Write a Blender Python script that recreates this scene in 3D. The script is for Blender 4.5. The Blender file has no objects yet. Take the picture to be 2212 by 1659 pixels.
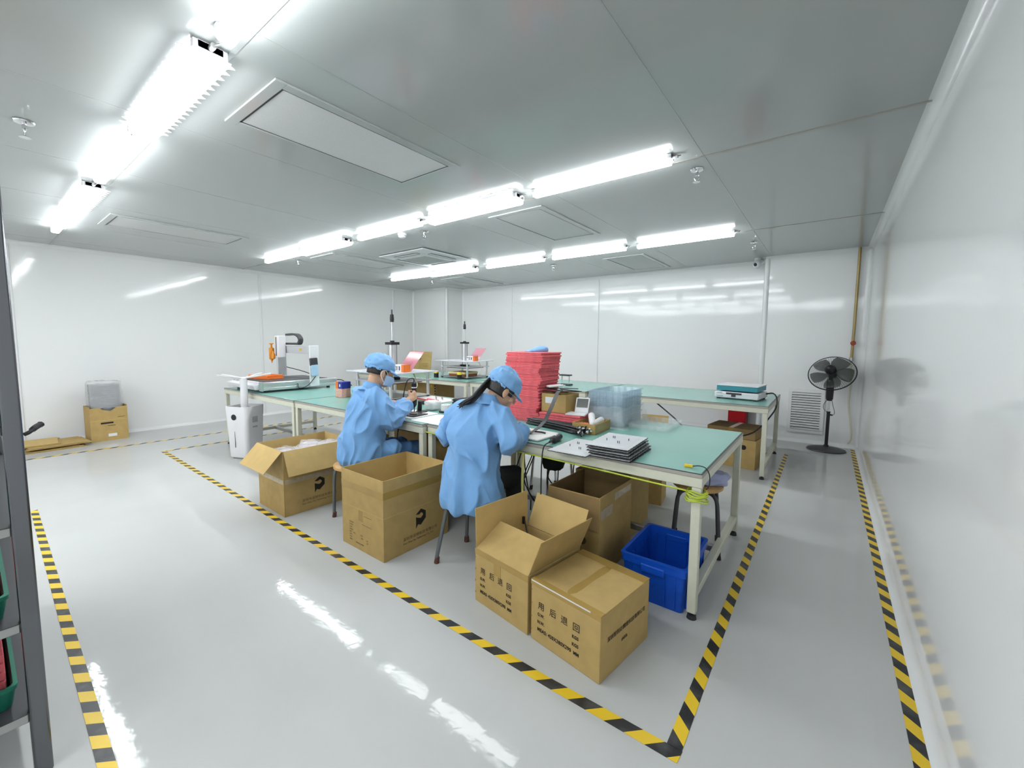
import bpy, bmesh, math, random
from math import sin, cos, pi, radians
from mathutils import Vector, Matrix, noise
random.seed(7)
SC = bpy.context.scene
COL = SC.collection
V = Vector

# ------------------------------------------------------------------ camera
yaw, pitch, roll = radians(37.70), radians(4.876), radians(0.35)
fwd = V((-sin(yaw)*cos(pitch), cos(yaw)*cos(pitch), -sin(pitch)))
r0 = V((cos(yaw), sin(yaw), 0)); u0 = r0.cross(fwd)
rgt = r0*cos(roll) + u0*sin(roll); upv = -r0*sin(roll) + u0*cos(roll)
cam = bpy.data.cameras.new('camera'); camo = bpy.data.objects.new('camera', cam); COL.objects.link(camo)
camo.matrix_world = Matrix(((rgt.x, upv.x, -fwd.x, 0), (rgt.y, upv.y, -fwd.y, 0), (rgt.z, upv.z, -fwd.z, 1.4), (0, 0, 0, 1)))
cam.sensor_fit = 'HORIZONTAL'; cam.sensor_width = 36.0; cam.lens = 904.1/2212*36.0
cam.shift_x = 16.98/2212; cam.shift_y = -14.86/2212
cam.clip_start = 0.02; cam.clip_end = 60
SC.camera = camo

# ------------------------------------------------------------------ world, exposure (the light comes from the ceiling battens below)
w = bpy.data.worlds.new('world'); SC.world = w; w.use_nodes = True
w.node_tree.nodes['Background'].inputs[0].default_value = (0.6, 0.7, 0.75, 1)
w.node_tree.nodes['Background'].inputs[1].default_value = 0.02
SC.view_settings.view_transform = 'Standard'; SC.view_settings.look = 'None'
SC.view_settings.gamma = 1.0; SC.view_settings.use_curve_mapping = False
SC.view_settings.exposure = 1.64
LAMP = 11.0           # emission strength of the batten diffusers
SC.cycles.use_denoising = True
SC.cycles.max_bounces = 10; SC.cycles.diffuse_bounces = 2; SC.cycles.glossy_bounces = 5
SC.cycles.transmission_bounces = 8; SC.cycles.transparent_max_bounces = 16
SC.cycles.sample_clamp_indirect = 6.0
SC.cycles.caustics_reflective = False; SC.cycles.caustics_refractive = False

# ------------------------------------------------------------------ materials
def mat(name, col, rough=0.5, metal=0.0, var=0.0, scale=20.0, bump=0.0, bscale=80.0, coat=0.0, spec=0.5, trans=0.0, ior=1.45, alpha=1.0, emit=0.0, ecol=None, stretch=None, sheen=0.0):
    m = bpy.data.materials.new(name); m.use_nodes = True
    nt = m.node_tree; b = nt.nodes['Principled BSDF']
    b.inputs['Base Color'].default_value = (*col, 1)
    b.inputs['Roughness'].default_value = rough; b.inputs['Metallic'].default_value = metal
    b.inputs['Specular IOR Level'].default_value = spec; b.inputs['Coat Weight'].default_value = coat
    b.inputs['Coat Roughness'].default_value = 0.05
    b.inputs['Transmission Weight'].default_value = trans; b.inputs['IOR'].default_value = ior
    b.inputs['Alpha'].default_value = alpha
    b.inputs['Sheen Weight'].default_value = sheen
    if emit:
        b.inputs['Emission Color'].default_value = (*(ecol or col), 1); b.inputs['Emission Strength'].default_value = emit
    tc = nt.nodes.new('ShaderNodeTexCoord'); mp = nt.nodes.new('ShaderNodeMapping')
    nt.links.new(tc.outputs['Object'], mp.inputs[0])
    if stretch: mp.inputs['Scale'].default_value = stretch
    if var > 0:
        n = nt.nodes.new('ShaderNodeTexNoise'); n.inputs['Scale'].default_value = scale; n.inputs['Detail'].default_value = 4
        nt.links.new(mp.outputs[0], n.inputs['Vector'])
        r = nt.nodes.new('ShaderNodeValToRGB')
        r.color_ramp.elements[0].position = .3; r.color_ramp.elements[1].position = .7
        r.color_ramp.elements[0].color = (*[c*(1-var) for c in col], 1); r.color_ramp.elements[1].color = (*[min(1, c*(1+var)) for c in col], 1)
        nt.links.new(n.outputs['Fac'], r.inputs[0]); nt.links.new(r.outputs[0], b.inputs['Base Color'])
    if bump > 0:
        n = nt.nodes.new('ShaderNodeTexNoise'); n.inputs['Scale'].default_value = bscale; n.inputs['Detail'].default_value = 3
        nt.links.new(mp.outputs[0], n.inputs['Vector'])
        bp = nt.nodes.new('ShaderNodeBump'); bp.inputs['Strength'].default_value = bump; bp.inputs['Distance'].default_value = 0.01
        nt.links.new(n.outputs['Fac'], bp.inputs['Height']); nt.links.new(bp.outputs[0], b.inputs['Normal'])
    return m

def tape_mat(name, sx, sy, period=0.15):
    m = mat(name, (1, 1, 1), 0.35); nt = m.node_tree; b = nt.nodes['Principled BSDF']
    tc = nt.nodes.new('ShaderNodeTexCoord'); sp = nt.nodes.new('ShaderNodeSeparateXYZ'); nt.links.new(tc.outputs['Object'], sp.inputs[0])
    def mth(op, a, bb):
        n = nt.nodes.new('ShaderNodeMath'); n.operation = op
        for i, q in enumerate((a, bb)):
            if isinstance(q, (int, float)): n.inputs[i].default_value = q
            else: nt.links.new(q, n.inputs[i])
        return n.outputs[0]
    f = mth('ADD', mth('MULTIPLY', sp.outputs[0], sx/period), mth('MULTIPLY', sp.outputs[1], sy/period))
    fr = mth('FRACT', mth('ADD', f, 200.0), 0.0); g = mth('GREATER_THAN', fr, 0.5)
    no = nt.nodes.new('ShaderNodeTexNoise'); no.inputs['Scale'].default_value = 9; no.inputs['Detail'].default_value = 5
    nt.links.new(tc.outputs['Object'], no.inputs['Vector'])
    worn = nt.nodes.new('ShaderNodeValToRGB'); worn.color_ramp.elements[0].color = (0.022, 0.022, 0.024, 1); worn.color_ramp.elements[1].color = (0.10, 0.10, 0.10, 1)
    worn.color_ramp.elements[0].position = .45; worn.color_ramp.elements[1].position = .75
    nt.links.new(no.outputs['Fac'], worn.inputs[0])
    mx = nt.nodes.new('ShaderNodeMix'); mx.data_type = 'RGBA'
    nt.links.new(g, mx.inputs[0]); nt.links.new(worn.outputs[0], mx.inputs[6]); mx.inputs[7].default_value = (0.86, 0.58, 0.03, 1)
    nt.links.new(mx.outputs[2], b.inputs['Base Color'])
    return m

M = {}
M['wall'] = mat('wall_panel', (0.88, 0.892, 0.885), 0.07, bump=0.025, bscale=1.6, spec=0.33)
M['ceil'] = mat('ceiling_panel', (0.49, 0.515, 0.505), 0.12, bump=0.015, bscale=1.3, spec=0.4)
M['floor'] = mat('epoxy_floor', (0.555, 0.565, 0.55), 0.05, var=0.03, scale=1.5, bump=0.05, bscale=16, spec=0.11)
M['trim'] = mat('white_trim', (0.84, 0.85, 0.85), 0.25)
M['white'] = mat('white_plastic', (0.80, 0.80, 0.82), 0.35)
M['offwhite'] = mat('cream_paint', (0.66, 0.67, 0.55), 0.4, var=0.03)
M['greymetal'] = mat('grey_metal', (0.42, 0.42, 0.41), 0.35, 0.7)
M['alu'] = mat('aluminium', (0.72, 0.73, 0.75), 0.28, 0.85)
M['chrome'] = mat('chrome', (0.75, 0.76, 0.78), 0.1, 1.0)
M['steel'] = mat('polished_steel', (0.17, 0.175, 0.19), 0.2, 1.0, bump=0.05, bscale=6)  # base darkened to stand in for a dim reflection from behind the camera
M['black'] = mat('black_plastic', (0.012, 0.012, 0.014), 0.38)
M['rubber'] = mat('dark_rubber', (0.03, 0.03, 0.032), 0.7)
M['green'] = mat('green_mat', (0.215, 0.465, 0.405), 0.22, var=0.03, scale=3, spec=0.5)
M['lamp'] = mat('lamp_diffuser', (0.95, 0.97, 1.0), 0.4, emit=LAMP, ecol=(0.94, 0.975, 1.0))
M['card'] = mat('cardboard', (0.50, 0.345, 0.128), 0.75, var=0.07, scale=14, bump=0.03, bscale=300)
M['cardin'] = mat('cardboard_inside', (0.62, 0.435, 0.17), 0.75, var=0.05, scale=14)
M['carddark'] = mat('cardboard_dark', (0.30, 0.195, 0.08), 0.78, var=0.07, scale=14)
M['ptape'] = mat('packing_tape', (0.43, 0.28, 0.08), 0.18, var=0.06, scale=8)
M['ptapeclear'] = mat('worn_tape', (0.55, 0.45, 0.30), 0.2, var=0.1, scale=30)
M['ink'] = mat('black_ink', (0.018, 0.014, 0.01), 0.7)
M['inkfaint'] = mat('faded_ink', (0.12, 0.08, 0.035), 0.7)
M['blue'] = mat('blue_crate', (0.006, 0.085, 0.56), 0.32)
M['cloth'] = mat('blue_fabric', (0.175, 0.385, 0.70), 0.7, var=0.05, scale=10, bump=0.35, bscale=22, sheen=0.2)
M['cloth2'] = mat('blue_cap_fabric', (0.21, 0.44, 0.76), 0.75, var=0.05, scale=16, bump=0.12, bscale=60, sheen=0.2)
M['skin'] = mat('skin', (0.62, 0.37, 0.24), 0.5, var=0.05, scale=25)
M['hair'] = mat('black_hair', (0.010, 0.008, 0.007), 0.35, bump=0.4, bscale=90, stretch=(1, 1, .12))
M['mask'] = mat('mask_fabric', (0.40, 0.58, 0.82), 0.8)
M['dark'] = mat('black_fabric', (0.012, 0.012, 0.014), 0.8)
M['denim'] = mat('blue_trousers', (0.10, 0.23, 0.47), 0.8, var=0.08, scale=20)
M['red'] = mat('red_foam', (0.93, 0.17, 0.195), 0.75, var=0.12, scale=45, bump=0.25, bscale=260)
M['wood'] = mat('varnished_wood', (0.62, 0.36, 0.13), 0.3, var=0.12, scale=6, stretch=(1, 9, 1))
M['stoolleg'] = mat('grey_tube', (0.16, 0.175, 0.19), 0.35, 0.4)
M['rust'] = mat('brown_rubber', (0.12, 0.045, 0.03), 0.7)
M['orange'] = mat('orange_plastic', (0.85, 0.20, 0.03), 0.4)
M['amber'] = mat('amber_bottle', (0.72, 0.27, 0.02), 0.2)
M['yellow'] = mat('yellow_plastic', (0.85, 0.60, 0.03), 0.45)
M['cream'] = mat('pale_yellow', (0.82, 0.72, 0.38), 0.5)
M['brownred'] = mat('red_brown_board', (0.30, 0.09, 0.035), 0.5)
M['paper'] = mat('white_paper', (0.80, 0.80, 0.80), 0.6)
M['mesh'] = mat('filter_cloth', (0.74, 0.745, 0.74), 0.75, var=0.03, scale=120)
M['pipe'] = mat('brass_pipe', (0.36, 0.27, 0.11), 0.4, 0.3)
M['hose'] = mat('clear_hose', (0.70, 0.68, 0.52), 0.3)
M['redpaint'] = mat('red_paint', (0.42, 0.005, 0.012), 0.35)
M['teal'] = mat('teal_panel', (0.05, 0.30, 0.37), 0.35)
M['strap'] = mat('pale_yellow_strap', (0.66, 0.64, 0.24), 0.55)
M['wire'] = mat('yellow_green_wire', (0.55, 0.66, 0.06), 0.4)
M['clear'] = mat('clear_plastic', (0.80, 0.90, 0.90), 0.08, trans=0.0, alpha=0.16)
M['bluetray'] = mat('clear_blue_tray', (0.50, 0.68, 0.80), 0.08, alpha=0.30)
M['film'] = mat('plastic_film', (0.92, 0.95, 0.96), 0.10, alpha=0.20, bump=0.7, bscale=22)
M['smoke'] = mat('smoked_blade', (0.05, 0.06, 0.05), 0.2, alpha=0.55)
M['screen'] = mat('grey_lcd', (0.13, 0.14, 0.13), 0.15)
M['pinkfilm'] = mat('pink_clear_acrylic', (0.75, 0.30, 0.38), 0.08, alpha=0.60)
M['navy'] = mat('navy_cloth', (0.03, 0.05, 0.12), 0.7)
M['lilac'] = mat('lilac_cloth', (0.42, 0.45, 0.66), 0.75, bump=0.3, bscale=25)
M['darkgrey'] = mat('dark_grey', (0.05, 0.05, 0.055), 0.4)
M['platewhite'] = mat('white_sheet_plastic', (0.62, 0.64, 0.66), 0.3)
M['lens'] = mat('glass_lens', (0.8, 0.8, 0.8), 0.05, alpha=0.2)
M['greentray'] = mat('green_tray', (0.01, 0.17, 0.11), 0.5)
M['gold'] = mat('gold_sticker', (0.75, 0.50, 0.06), 0.4)
M['edgeband'] = mat('grey_edge_band', (0.40, 0.38, 0.34), 0.4)
M['film2'] = mat('plastic_wrap', (0.86, 0.86, 0.88), 0.12, alpha=0.35, bump=0.5, bscale=20)
M['seam'] = mat('ceiling_seam', (0.42, 0.445, 0.44), 0.35)
M['silvergrey'] = mat('grey_board', (0.27, 0.30, 0.31), 0.5)

# ------------------------------------------------------------------ mesh helpers
class MB:
    """collects shapes for ONE mesh object"""
    def __init__(s): s.v = []; s.f = []
    def add(s, vs, fs, mx=None):
        o = len(s.v)
        s.v += [tuple((mx @ V(p)) if mx else p) for p in vs]; s.f += [tuple(i+o for i in f) for f in fs]; return s
    def box(s, x0, x1, y0, y1, z0, z1, mx=None):
        vs = [(x0, y0, z0), (x1, y0, z0), (x1, y1, z0), (x0, y1, z0), (x0, y0, z1), (x1, y0, z1), (x1, y1, z1), (x0, y1, z1)]
        return s.add(vs, [(0, 3, 2, 1), (4, 5, 6, 7), (0, 1, 5, 4), (1, 2, 6, 5), (2, 3, 7, 6), (3, 0, 4, 7)], mx)
    def cyl(s, p0, p1, r0, r1=None, n=16, cap=True):
        p0, p1 = V(p0), V(p1); r1 = r0 if r1 is None else r1
        d = (p1-p0).normalized(); a = d.orthogonal().normalized(); b = d.cross(a)
        vs = [tuple(p+(a*cos(2*pi*i/n)+b*sin(2*pi*i/n))*r) for p, r in ((p0, r0), (p1, r1)) for i in range(n)]
        fs = [(i, (i+1) % n, n+(i+1) % n, n+i) for i in range(n)]
        if cap: fs += [tuple(range(n))[::-1], tuple(range(n, 2*n))]
        return s.add(vs, fs)
    def tube(s, pts, r, n=8, closed=False):
        pts = [V(p) for p in pts]; rs = r if isinstance(r, (list, tuple)) else [r]*len(pts)
        m = len(pts); vs = []; up = None
        for i, p in enumerate(pts):
            if closed: d = (pts[(i+1) % m]-pts[i-1])
            else: d = pts[min(i+1, m-1)]-pts[max(i-1, 0)]
            if d.length < 1e-9: d = V((0, 0, 1))
            d.normalize()
            if up is None: a = d.orthogonal().normalized()
            else:
                a = up-d*up.dot(d)
                a = a.normalized() if a.length > 1e-6 else d.orthogonal().normalized()
            up = a; b = d.cross(a)
            vs += [tuple(p+(a*cos(2*pi*k/n)+b*sin(2*pi*k/n))*rs[i]) for k in range(n)]
        fs = []
        for i in range(m if closed else m-1):
            j = (i+1) % m
            fs += [(i*n+k, i*n+(k+1) % n, j*n+(k+1) % n, j*n+k) for k in range(n)]
        if not closed: fs += [tuple(range(n))[::-1], tuple(range((m-1)*n, m*n))]
        return s.add(vs, fs)
    def lathe(s, prof, c=(0, 0, 0), n=32, mx=None):
        vs = []; fs = []
        for r, z in prof: vs += [(c[0]+r*cos(2*pi*i/n), c[1]+r*sin(2*pi*i/n), c[2]+z) for i in range(n)]
        for k in range(len(prof)-1): fs += [(k*n+i, k*n+(i+1) % n, (k+1)*n+(i+1) % n, (k+1)*n+i) for i in range(n)]
        if prof[0][0] > 1e-6: fs.append(tuple(range(n))[::-1])
        if prof[-1][0] > 1e-6: fs.append(tuple(range((len(prof)-1)*n, len(prof)*n)))
        return s.add(vs, fs, mx)
    def prism(s, poly, h0, h1, mx=None):
        n = len(poly)
        vs = [(x, y, h0) for x, y in poly]+[(x, y, h1) for x, y in poly]
        return s.add(vs, [tuple(range(n))[::-1], tuple(range(n, 2*n))]+[(i, (i+1) % n, n+(i+1) % n, n+i) for i in range(n)], mx)
    def ell(s, c, r, mx=None, nu=20, nv=12):
        vs = [(0, 0, -1)]; fs = []
        for j in range(1, nv):
            t = -pi/2+pi*j/nv
            vs += [(cos(t)*cos(2*pi*i/nu), cos(t)*sin(2*pi*i/nu), sin(t)) for i in range(nu)]
        vs.append((0, 0, 1)); L = len(vs)-1
        fs += [(0, 1+(i+1) % nu, 1+i) for i in range(nu)]
        for j in range(nv-2):
            a = 1+j*nu
            fs += [(a+i, a+(i+1) % nu, a+nu+(i+1) % nu, a+nu+i) for i in range(nu)]
        a = 1+(nv-2)*nu
        fs += [(a+i, a+(i+1) % nu, L) for i in range(nu)]
        pts = []
        for x, y, z in vs:
            p = V((x*r[0], y*r[1], z*r[2]))
            if mx: p = mx @ p
            pts.append(tuple(p+V(c)))
        return s.add(pts, fs)
    def cap(s, p0, p1, r0, r1, n=14):
        """closed tapered limb with round ends"""
        p0, p1 = V(p0), V(p1); d = p1-p0; L = d.length
        d = d/L if L > 1e-9 else V((0, 0, 1)); pts = []; rs = []
        for t in (-1, -.85, -.6, -.3): pts.append(p0+d*(r0*t)); rs.append(max(r0*math.sqrt(max(0, 1-t*t)), 1e-4))
        pts += [p0, p1]; rs += [r0, r1]
        for t in (.3, .6, .85, 1): pts.append(p1+d*(r1*t)); rs.append(max(r1*math.sqrt(max(0, 1-t*t)), 1e-4))
        return s.tube(pts, rs, n)
    def chain(s, pts, rs, n=14):
        for i in range(len(pts)-1): s.cap(pts[i], pts[i+1], rs[i], rs[i+1], n)
        return s
    def build(s, name, m, parent=None, smooth=False, bevel=0.0, seg=2, loc=None, rotz=0.0):
        me = bpy.data.meshes.new(name); me.from_pydata(s.v, [], s.f); me.update()
        bm = bmesh.new(); bm.from_mesh(me); bmesh.ops.recalc_face_normals(bm, faces=bm.faces); bm.to_mesh(me); bm.free()
        return link(name, me, m, parent, smooth, bevel, seg, loc, rotz)

def link(name, me, m, parent=None, smooth=False, bevel=0.0, seg=2, loc=None, rotz=0.0):
    o = bpy.data.objects.new(name, me); COL.objects.link(o)
    if m: me.materials.append(M[m] if isinstance(m, str) else m)
    if smooth:
        me.polygons.foreach_set('use_smooth', [True]*len(me.polygons))
        try: me.set_sharp_from_angle(angle=radians(40))
        except Exception: pass
    if bevel:
        b = o.modifiers.new('bevel', 'BEVEL'); b.width = bevel; b.segments = seg; b.limit_method = 'ANGLE'; b.angle_limit = radians(35)
        if not smooth:
            me.polygons.foreach_set('use_smooth', [True]*len(me.polygons))
            try: me.set_sharp_from_angle(angle=radians(35))
            except Exception: pass
    if loc is not None: o.location = loc
    if rotz: o.rotation_euler = (0, 0, rotz)
    if parent: o.parent = parent
    return o

def tag(o, label=None, cat=None, group=None, kind=None):
    if label: o['label'] = label
    if cat: o['category'] = cat
    if group: o['group'] = group
    if kind: o['kind'] = kind
    return o
def thing(name, label, cat, loc=(0, 0, 0), rotz=0.0, group=None):
    o = bpy.data.objects.new(name, None); COL.objects.link(o); o.empty_display_size = 0.1
    o.location = loc; o.rotation_euler = (0, 0, rotz)
    return tag(o, label, cat, group)
def struct(name, mb, m, **k):
    o = mb.build(name, m, **k); o['kind'] = 'structure'; return o
def dup(o, label=None, loc=None, rotz=None, parent=None):
    c = o.copy(); COL.objects.link(c)
    if parent: c.parent = parent
    if label: c['label'] = label
    if loc is not None: c.location = loc
    if rotz is not None: c.rotation_euler = (0, 0, rotz)
    for ch in [x for x in CHILD.get(o.name, list(o.children))]: dup(ch, parent=c)
    return c
CHILD = {}
def RZ(a): return Matrix.Rotation(a, 4, 'Z')
def axes(o, x, y, z):
    x, y, z = V(x).normalized(), V(y).normalized(), V(z).normalized()
    return Matrix(((x.x, y.x, z.x, o[0]), (x.y, y.y, z.y, o[1]), (x.z, y.z, z.z, o[2]), (0, 0, 0, 1)))
def text(name, body, size, mx, m, parent=None, spacing=1.0, xs=1.0, bold=0.0, align='LEFT'):
    cu = bpy.data.curves.new(name, 'FONT'); cu.body = body; cu.size = size; cu.space_character = spacing
    cu.align_x = align; cu.extrude = 0.0002; cu.offset = bold; cu.resolution_u = 3
    o = bpy.data.objects.new(name, cu); COL.objects.link(o)
    dg = bpy.context.evaluated_depsgraph_get(); me = bpy.data.meshes.new_from_object(o.evaluated_get(dg))
    bpy.data.objects.remove(o); bpy.data.curves.remove(cu)
    me.transform(mx @ Matrix.Diagonal((xs, 1, 1, 1)))
    me.materials.clear()
    return link(name, me, m, parent)
def evalmesh(o):
    dg = bpy.context.evaluated_depsgraph_get(); return bpy.data.meshes.new_from_object(o.evaluated_get(dg))
def arc(p0, p1, p2, n=8):
    p0, p1, p2 = V(p0), V(p1), V(p2)
    return [p0*(1-t)**2+p1*2*t*(1-t)+p2*t*t for t in [i/n for i in range(n+1)]]
def spline(pts, n=6):
    P = [V(p) for p in pts]; P = [P[0]*2-P[1]]+P+[P[-1]*2-P[-2]]; out = []
    for i in range(1, len(P)-2):
        for k in range(n):
            t = k/n; a, b, c, d = P[i-1:i+3]
            out.append(0.5*((b*2)+(c-a)*t+(a*2-b*5+c*4-d)*t*t+(b*3-a-c*3+d)*t**3))
    out.append(P[-2]); return out
# ================================================================== the room
CZ = 2.64; XL, XR, YB, YF = -8.27, 0.385, 7.52, -4.2
YR = 7.22; XJ = -0.78          # the section of back wall standing forward beside the right corner
XC, YC = -7.10, 6.97           # the boxed-in pillar in the far left corner
struct('floor', MB().box(XL-.1, XR+.1, YF-.1, YB+.1, -.1, 0), 'floor')
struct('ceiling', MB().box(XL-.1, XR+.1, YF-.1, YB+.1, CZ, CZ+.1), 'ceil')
struct('wall_left', MB().box(XL-.1, XL, YF-.1, YB+.1, 0, CZ), 'wall')
struct('wall_right', MB().box(XR, XR+.1, YF-.1, YB+.1, 0, CZ), 'wall')
struct('wall_back', MB().box(XL, XR, YB, YB+.1, 0, CZ), 'wall')
struct('wall_front', MB().box(XL, XR, YF-.1, YF, 0, CZ), 'wall')
struct('wall_back_projection', MB().box(XJ, XR, YR, YB, 0, CZ), 'wall')
struct('wall_corner_pillar', MB().box(XL, XC, YC, YB, 0, CZ), 'wall')

def cove(r, sx, sz):
    """quarter-round cove profile in (offset from wall, z): concave"""
    pts = [(0, 0)]
    pts += [(sx*(r-r*sin(a)), sz*(r-r*cos(a))) for a in [i*pi/2/6 for i in range(7)]]
    return pts
def sweep(mb, prof, a, b, n):
    """prof (d, z) swept from a to b; n = direction away from the wall"""
    a, b, n = V(a), V(b), V(n); k = len(prof); vs = []
    for p in (a, b): vs += [tuple(p+n*d+V((0, 0, z))) for d, z in prof]
    return mb.add(vs, [tuple(range(k)), tuple(range(k, 2*k))[::-1]]+[(i, (i+1) % k, k+(i+1) % k, k+i) for i in range(k)])
CR = 0.05
runs = {'left': [((XL, YF, 0), (XL, YC, 0), (1, 0, 0))],
        'back': [((XC, YB, 0), (XJ, YB, 0), (0, -1, 0))],
        'projection': [((XJ, YR, 0), (XR, YR, 0), (0, -1, 0)), ((XJ, YB, 0), (XJ, YR, 0), (-1, 0, 0))],
        'pillar': [((XL, YC, 0), (XC, YC, 0), (0, -1, 0)), ((XC, YC, 0), (XC, YB, 0), (1, 0, 0))],
        'right': [((XR, YR, 0), (XR, YF, 0), (-1, 0, 0))]}
k = 0
for nm, rr in runs.items():
    mb = MB(); mc = MB()
    for a, b, n in rr:
        sweep(mb, cove(CR, 1, 1), a, b, n)
        sweep(mc, cove(CR*1.1, 1, -1), (a[0], a[1], CZ), (b[0], b[1], CZ), n)
    struct('baseboard_'+nm, mb, 'trim', smooth=True)
    k += 1; struct('trim_%d' % k, mc, 'trim', smooth=True)
def vjoint(name, x, y, nx, ny, wd=0.045, d=0.012, z0=0.04, z1=CZ-.05):
    """a cover strip on a wall joint"""
    mb = MB(); tx, ty = -ny, nx; pr = [(-wd/2, 0), (-wd*.35, d), (0, d*1.3), (wd*.35, d), (wd/2, 0)]
    vs = []
    for z in (z0, z1): vs += [(x+tx*a+nx*b, y+ty*a+ny*b, z) for a, b in pr]
    n = len(pr); mb.add(vs, [tuple(range(n)), tuple(range(n, 2*n))[::-1]]+[(i, (i+1) % n, n+(i+1) % n, n+i) for i in range(n)])
    return struct(name, mb, 'trim', smooth=True)
j = 10
for y in (0.42, 3.39, 6.36): vjoint('trim_%d' % j, XL, y, 1, 0); j += 1
for x in (-5.6, -3.53): vjoint('trim_%d' % j, x, YB, 0, -1, 0.02); j += 1
def vround(name, x, y, r):
    global j
    struct(name, MB().cyl((x, y, 0.02), (x, y, CZ-.03), r, n=20), 'trim', smooth=True); j += 1
# corner rounds: outer corners of pillar and projection, inner corners
vround('trim_%d' % j, XC-.012, YC+.012, .034); vround('trim_%d' % j, XJ+.012, YR+.012, .036)
def vinner(name, x, y, sx, sy, r=.055):
    global j
    pts = [(x, y)]+[(x+sx*(r-r*sin(a)), y+sy*(r-r*cos(a))) for a in [i*pi/2/6 for i in range(7)]]
    struct(name, MB().prism(pts, 0.02, CZ-.03), 'trim', smooth=True); j += 1
vinner('trim_%d' % j, XR, YR, -1, -1); vinner('trim_%d' % j, XC, YB, 1, -1, .04); vinner('trim_%d' % j, XL, YC, 1, -1, .04)
# ceiling panel seams
for y in (0.80, 3.11, 5.42):
    struct('trim_%d' % j, MB().box(XL, XR, y-.011, y+.011, CZ-.003, CZ+.01), 'edgeband' if y > 1 else 'seam'); j += 1
for x in (-0.73, -1.91, -3.09, -4.27, -5.45, -6.63, -7.8):
    struct('trim_%d' % j, MB().box(x-.003, x+.003, YF, YB, CZ-.0015, CZ+.01), 'seam'); j += 1

# ---------------------------------------------------------------- floor tapes
tm_x = tape_mat('hazard_tape_x', 1, -1); tm_y = tape_mat('hazard_tape_y', 1, 1)
def tapestrip(pts, m, label):
    """quad strip lying on the floor, pts = pairs of (x, y)"""
    mb = MB(); n = len(pts)
    vs = [(a[0], a[1], z) for z in (0.0005, 0.0016) for pr in pts for a in pr]
    o = 2*n
    for i in range(n-1):
        a = 2*i; mb_f = [(a, a+2, a+3, a+1), (o+a, o+a+1, o+a+3, o+a+2), (a, a+1, o+a+1, o+a), (a+2, o+a+2, o+a+3, a+3), (a, o+a, o+a+2, a+2), (a+1, a+3, o+a+3, o+a+1)]
        mb.f += mb_f
    mb.v = vs
    return tag(mb.build('floor_tape', m), label, 'floor tape', 'black and yellow floor tape lines')
tapestrip([((-0.322, 1.371), (-0.318, 1.425)), ((-0.839, 1.367), (-0.84, 1.416)), ((-1.627, 1.377), (-1.62, 1.42)), ((-3.947, 1.41), (-3.947, 1.455)), ((-6.54, 1.44), (-6.54, 1.488))], tm_x,
          'black and yellow striped tape line running past the front of the open cartons')
tapestrip([((-0.370, 1.423), (-0.320, 1.423)), ((-0.366, 2.17), (-0.319, 2.2)), ((-0.368, 6.28), (-0.325, 6.26))], tm_y,
          'black and yellow tape line beside the bench end leading to the louvred vent')
tapestrip([((0.303, -4.1), (0.350, -4.1)), ((0.302, 7.13), (0.349, 7.13))], tm_y, 'black and yellow tape line along the foot of the glossy side wall')
tapestrip([((-1.2, 0.165), (-1.2, 0.212)), ((-1.80, 0.183), (-1.765, 0.226)), ((-5.05, 0.257), (-5.06, 0.297))], tm_x, 'black and yellow tape line beside the steel rack')
tapestrip([((-6.54, 1.49), (-6.495, 1.49)), ((-6.52, 3.6), (-6.475, 3.6)), ((-6.45, 6.6), (-6.405, 6.6))], tm_y, 'black and yellow tape line passing under the robot workbench end')
tapestrip([((-7.29, 0.30), (-7.245, 0.30)), ((-7.23, 2.4), (-7.185, 2.4)), ((-7.15, 6.6), (-7.105, 6.6))], tm_y, 'black and yellow tape line between the workbenches and the far carton wall')

# ---------------------------------------------------------------- ceiling lamps
def batten(name, label, x, y, wide, L=1.10):
    t = thing(name, label, 'ceiling light', (x, y, CZ), group='ceiling tube lights')
    hw = 0.062 if wide else 0.034; hb = 0.078 if wide else 0.062
    b = MB().box(-L/2, L/2, -hw*.8, hw*.8, -hb*.45, 0)
    b.build('housing', 'white', t, bevel=.004)
    # diffuser: rounded trough, closed ends
    pr = [(-hw, -hb*.42), (-hw, -hb*.78), (-hw*.75, -hb*.97), (0, -hb), (hw*.75, -hb*.97), (hw, -hb*.78), (hw, -hb*.42)]
    n = len(pr); vs = [(sx*(L/2-.012), a, b_) for sx in (-1, 1) for a, b_ in pr]
    MB().add(vs, [tuple(range(n)), tuple(range(n, 2*n))[::-1]]+[(i, (i+1) % n, n+(i+1) % n, n+i) for i in range(n)]).build('diffuser', 'lamp', t, smooth=True)
    for sx in (-1, 1):
        x0 = sx*(L/2-.030)
        MB().box(min(x0, sx*L/2), max(x0, sx*L/2), -hw*1.04, hw*1.04, -hb*.5, -.002).build('end_cap', 'white', t, bevel=.003)
    if wide:
        # wing plate with a toothed edge on both sides
        for sy in (-1, 1):
            pts = [(-L/2+.02, hw*.9), (-L/2+.02, hw*1.35)]; n = 17; Lw = L-.04
            for i in range(n):
                xa = -L/2+.02+Lw*i/n; st = Lw/n
                pts += [(xa+st*.2, hw*1.35), (xa+st*.5, hw*1.35+.026), (xa+st*.8, hw*1.35)]
            pts += [(L/2-.02, hw*1.35), (L/2-.02, hw*.9)]
            MB().prism([(a, sy*b_) for a, b_ in pts], -.034, -.031).build('reflector_wing', 'white', t)
    mb = MB(); mb.cyl((L/2-.002, 0, -.02), (L/2+.035, 0, -.02), .012, n=10); mb.cyl((L/2+.03, .0, -.02), (L/2+.045, .02, -.01), .006, n=8)
    mb.build('cable_gland', 'greymetal', t, smooth=True)
    return t
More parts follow.
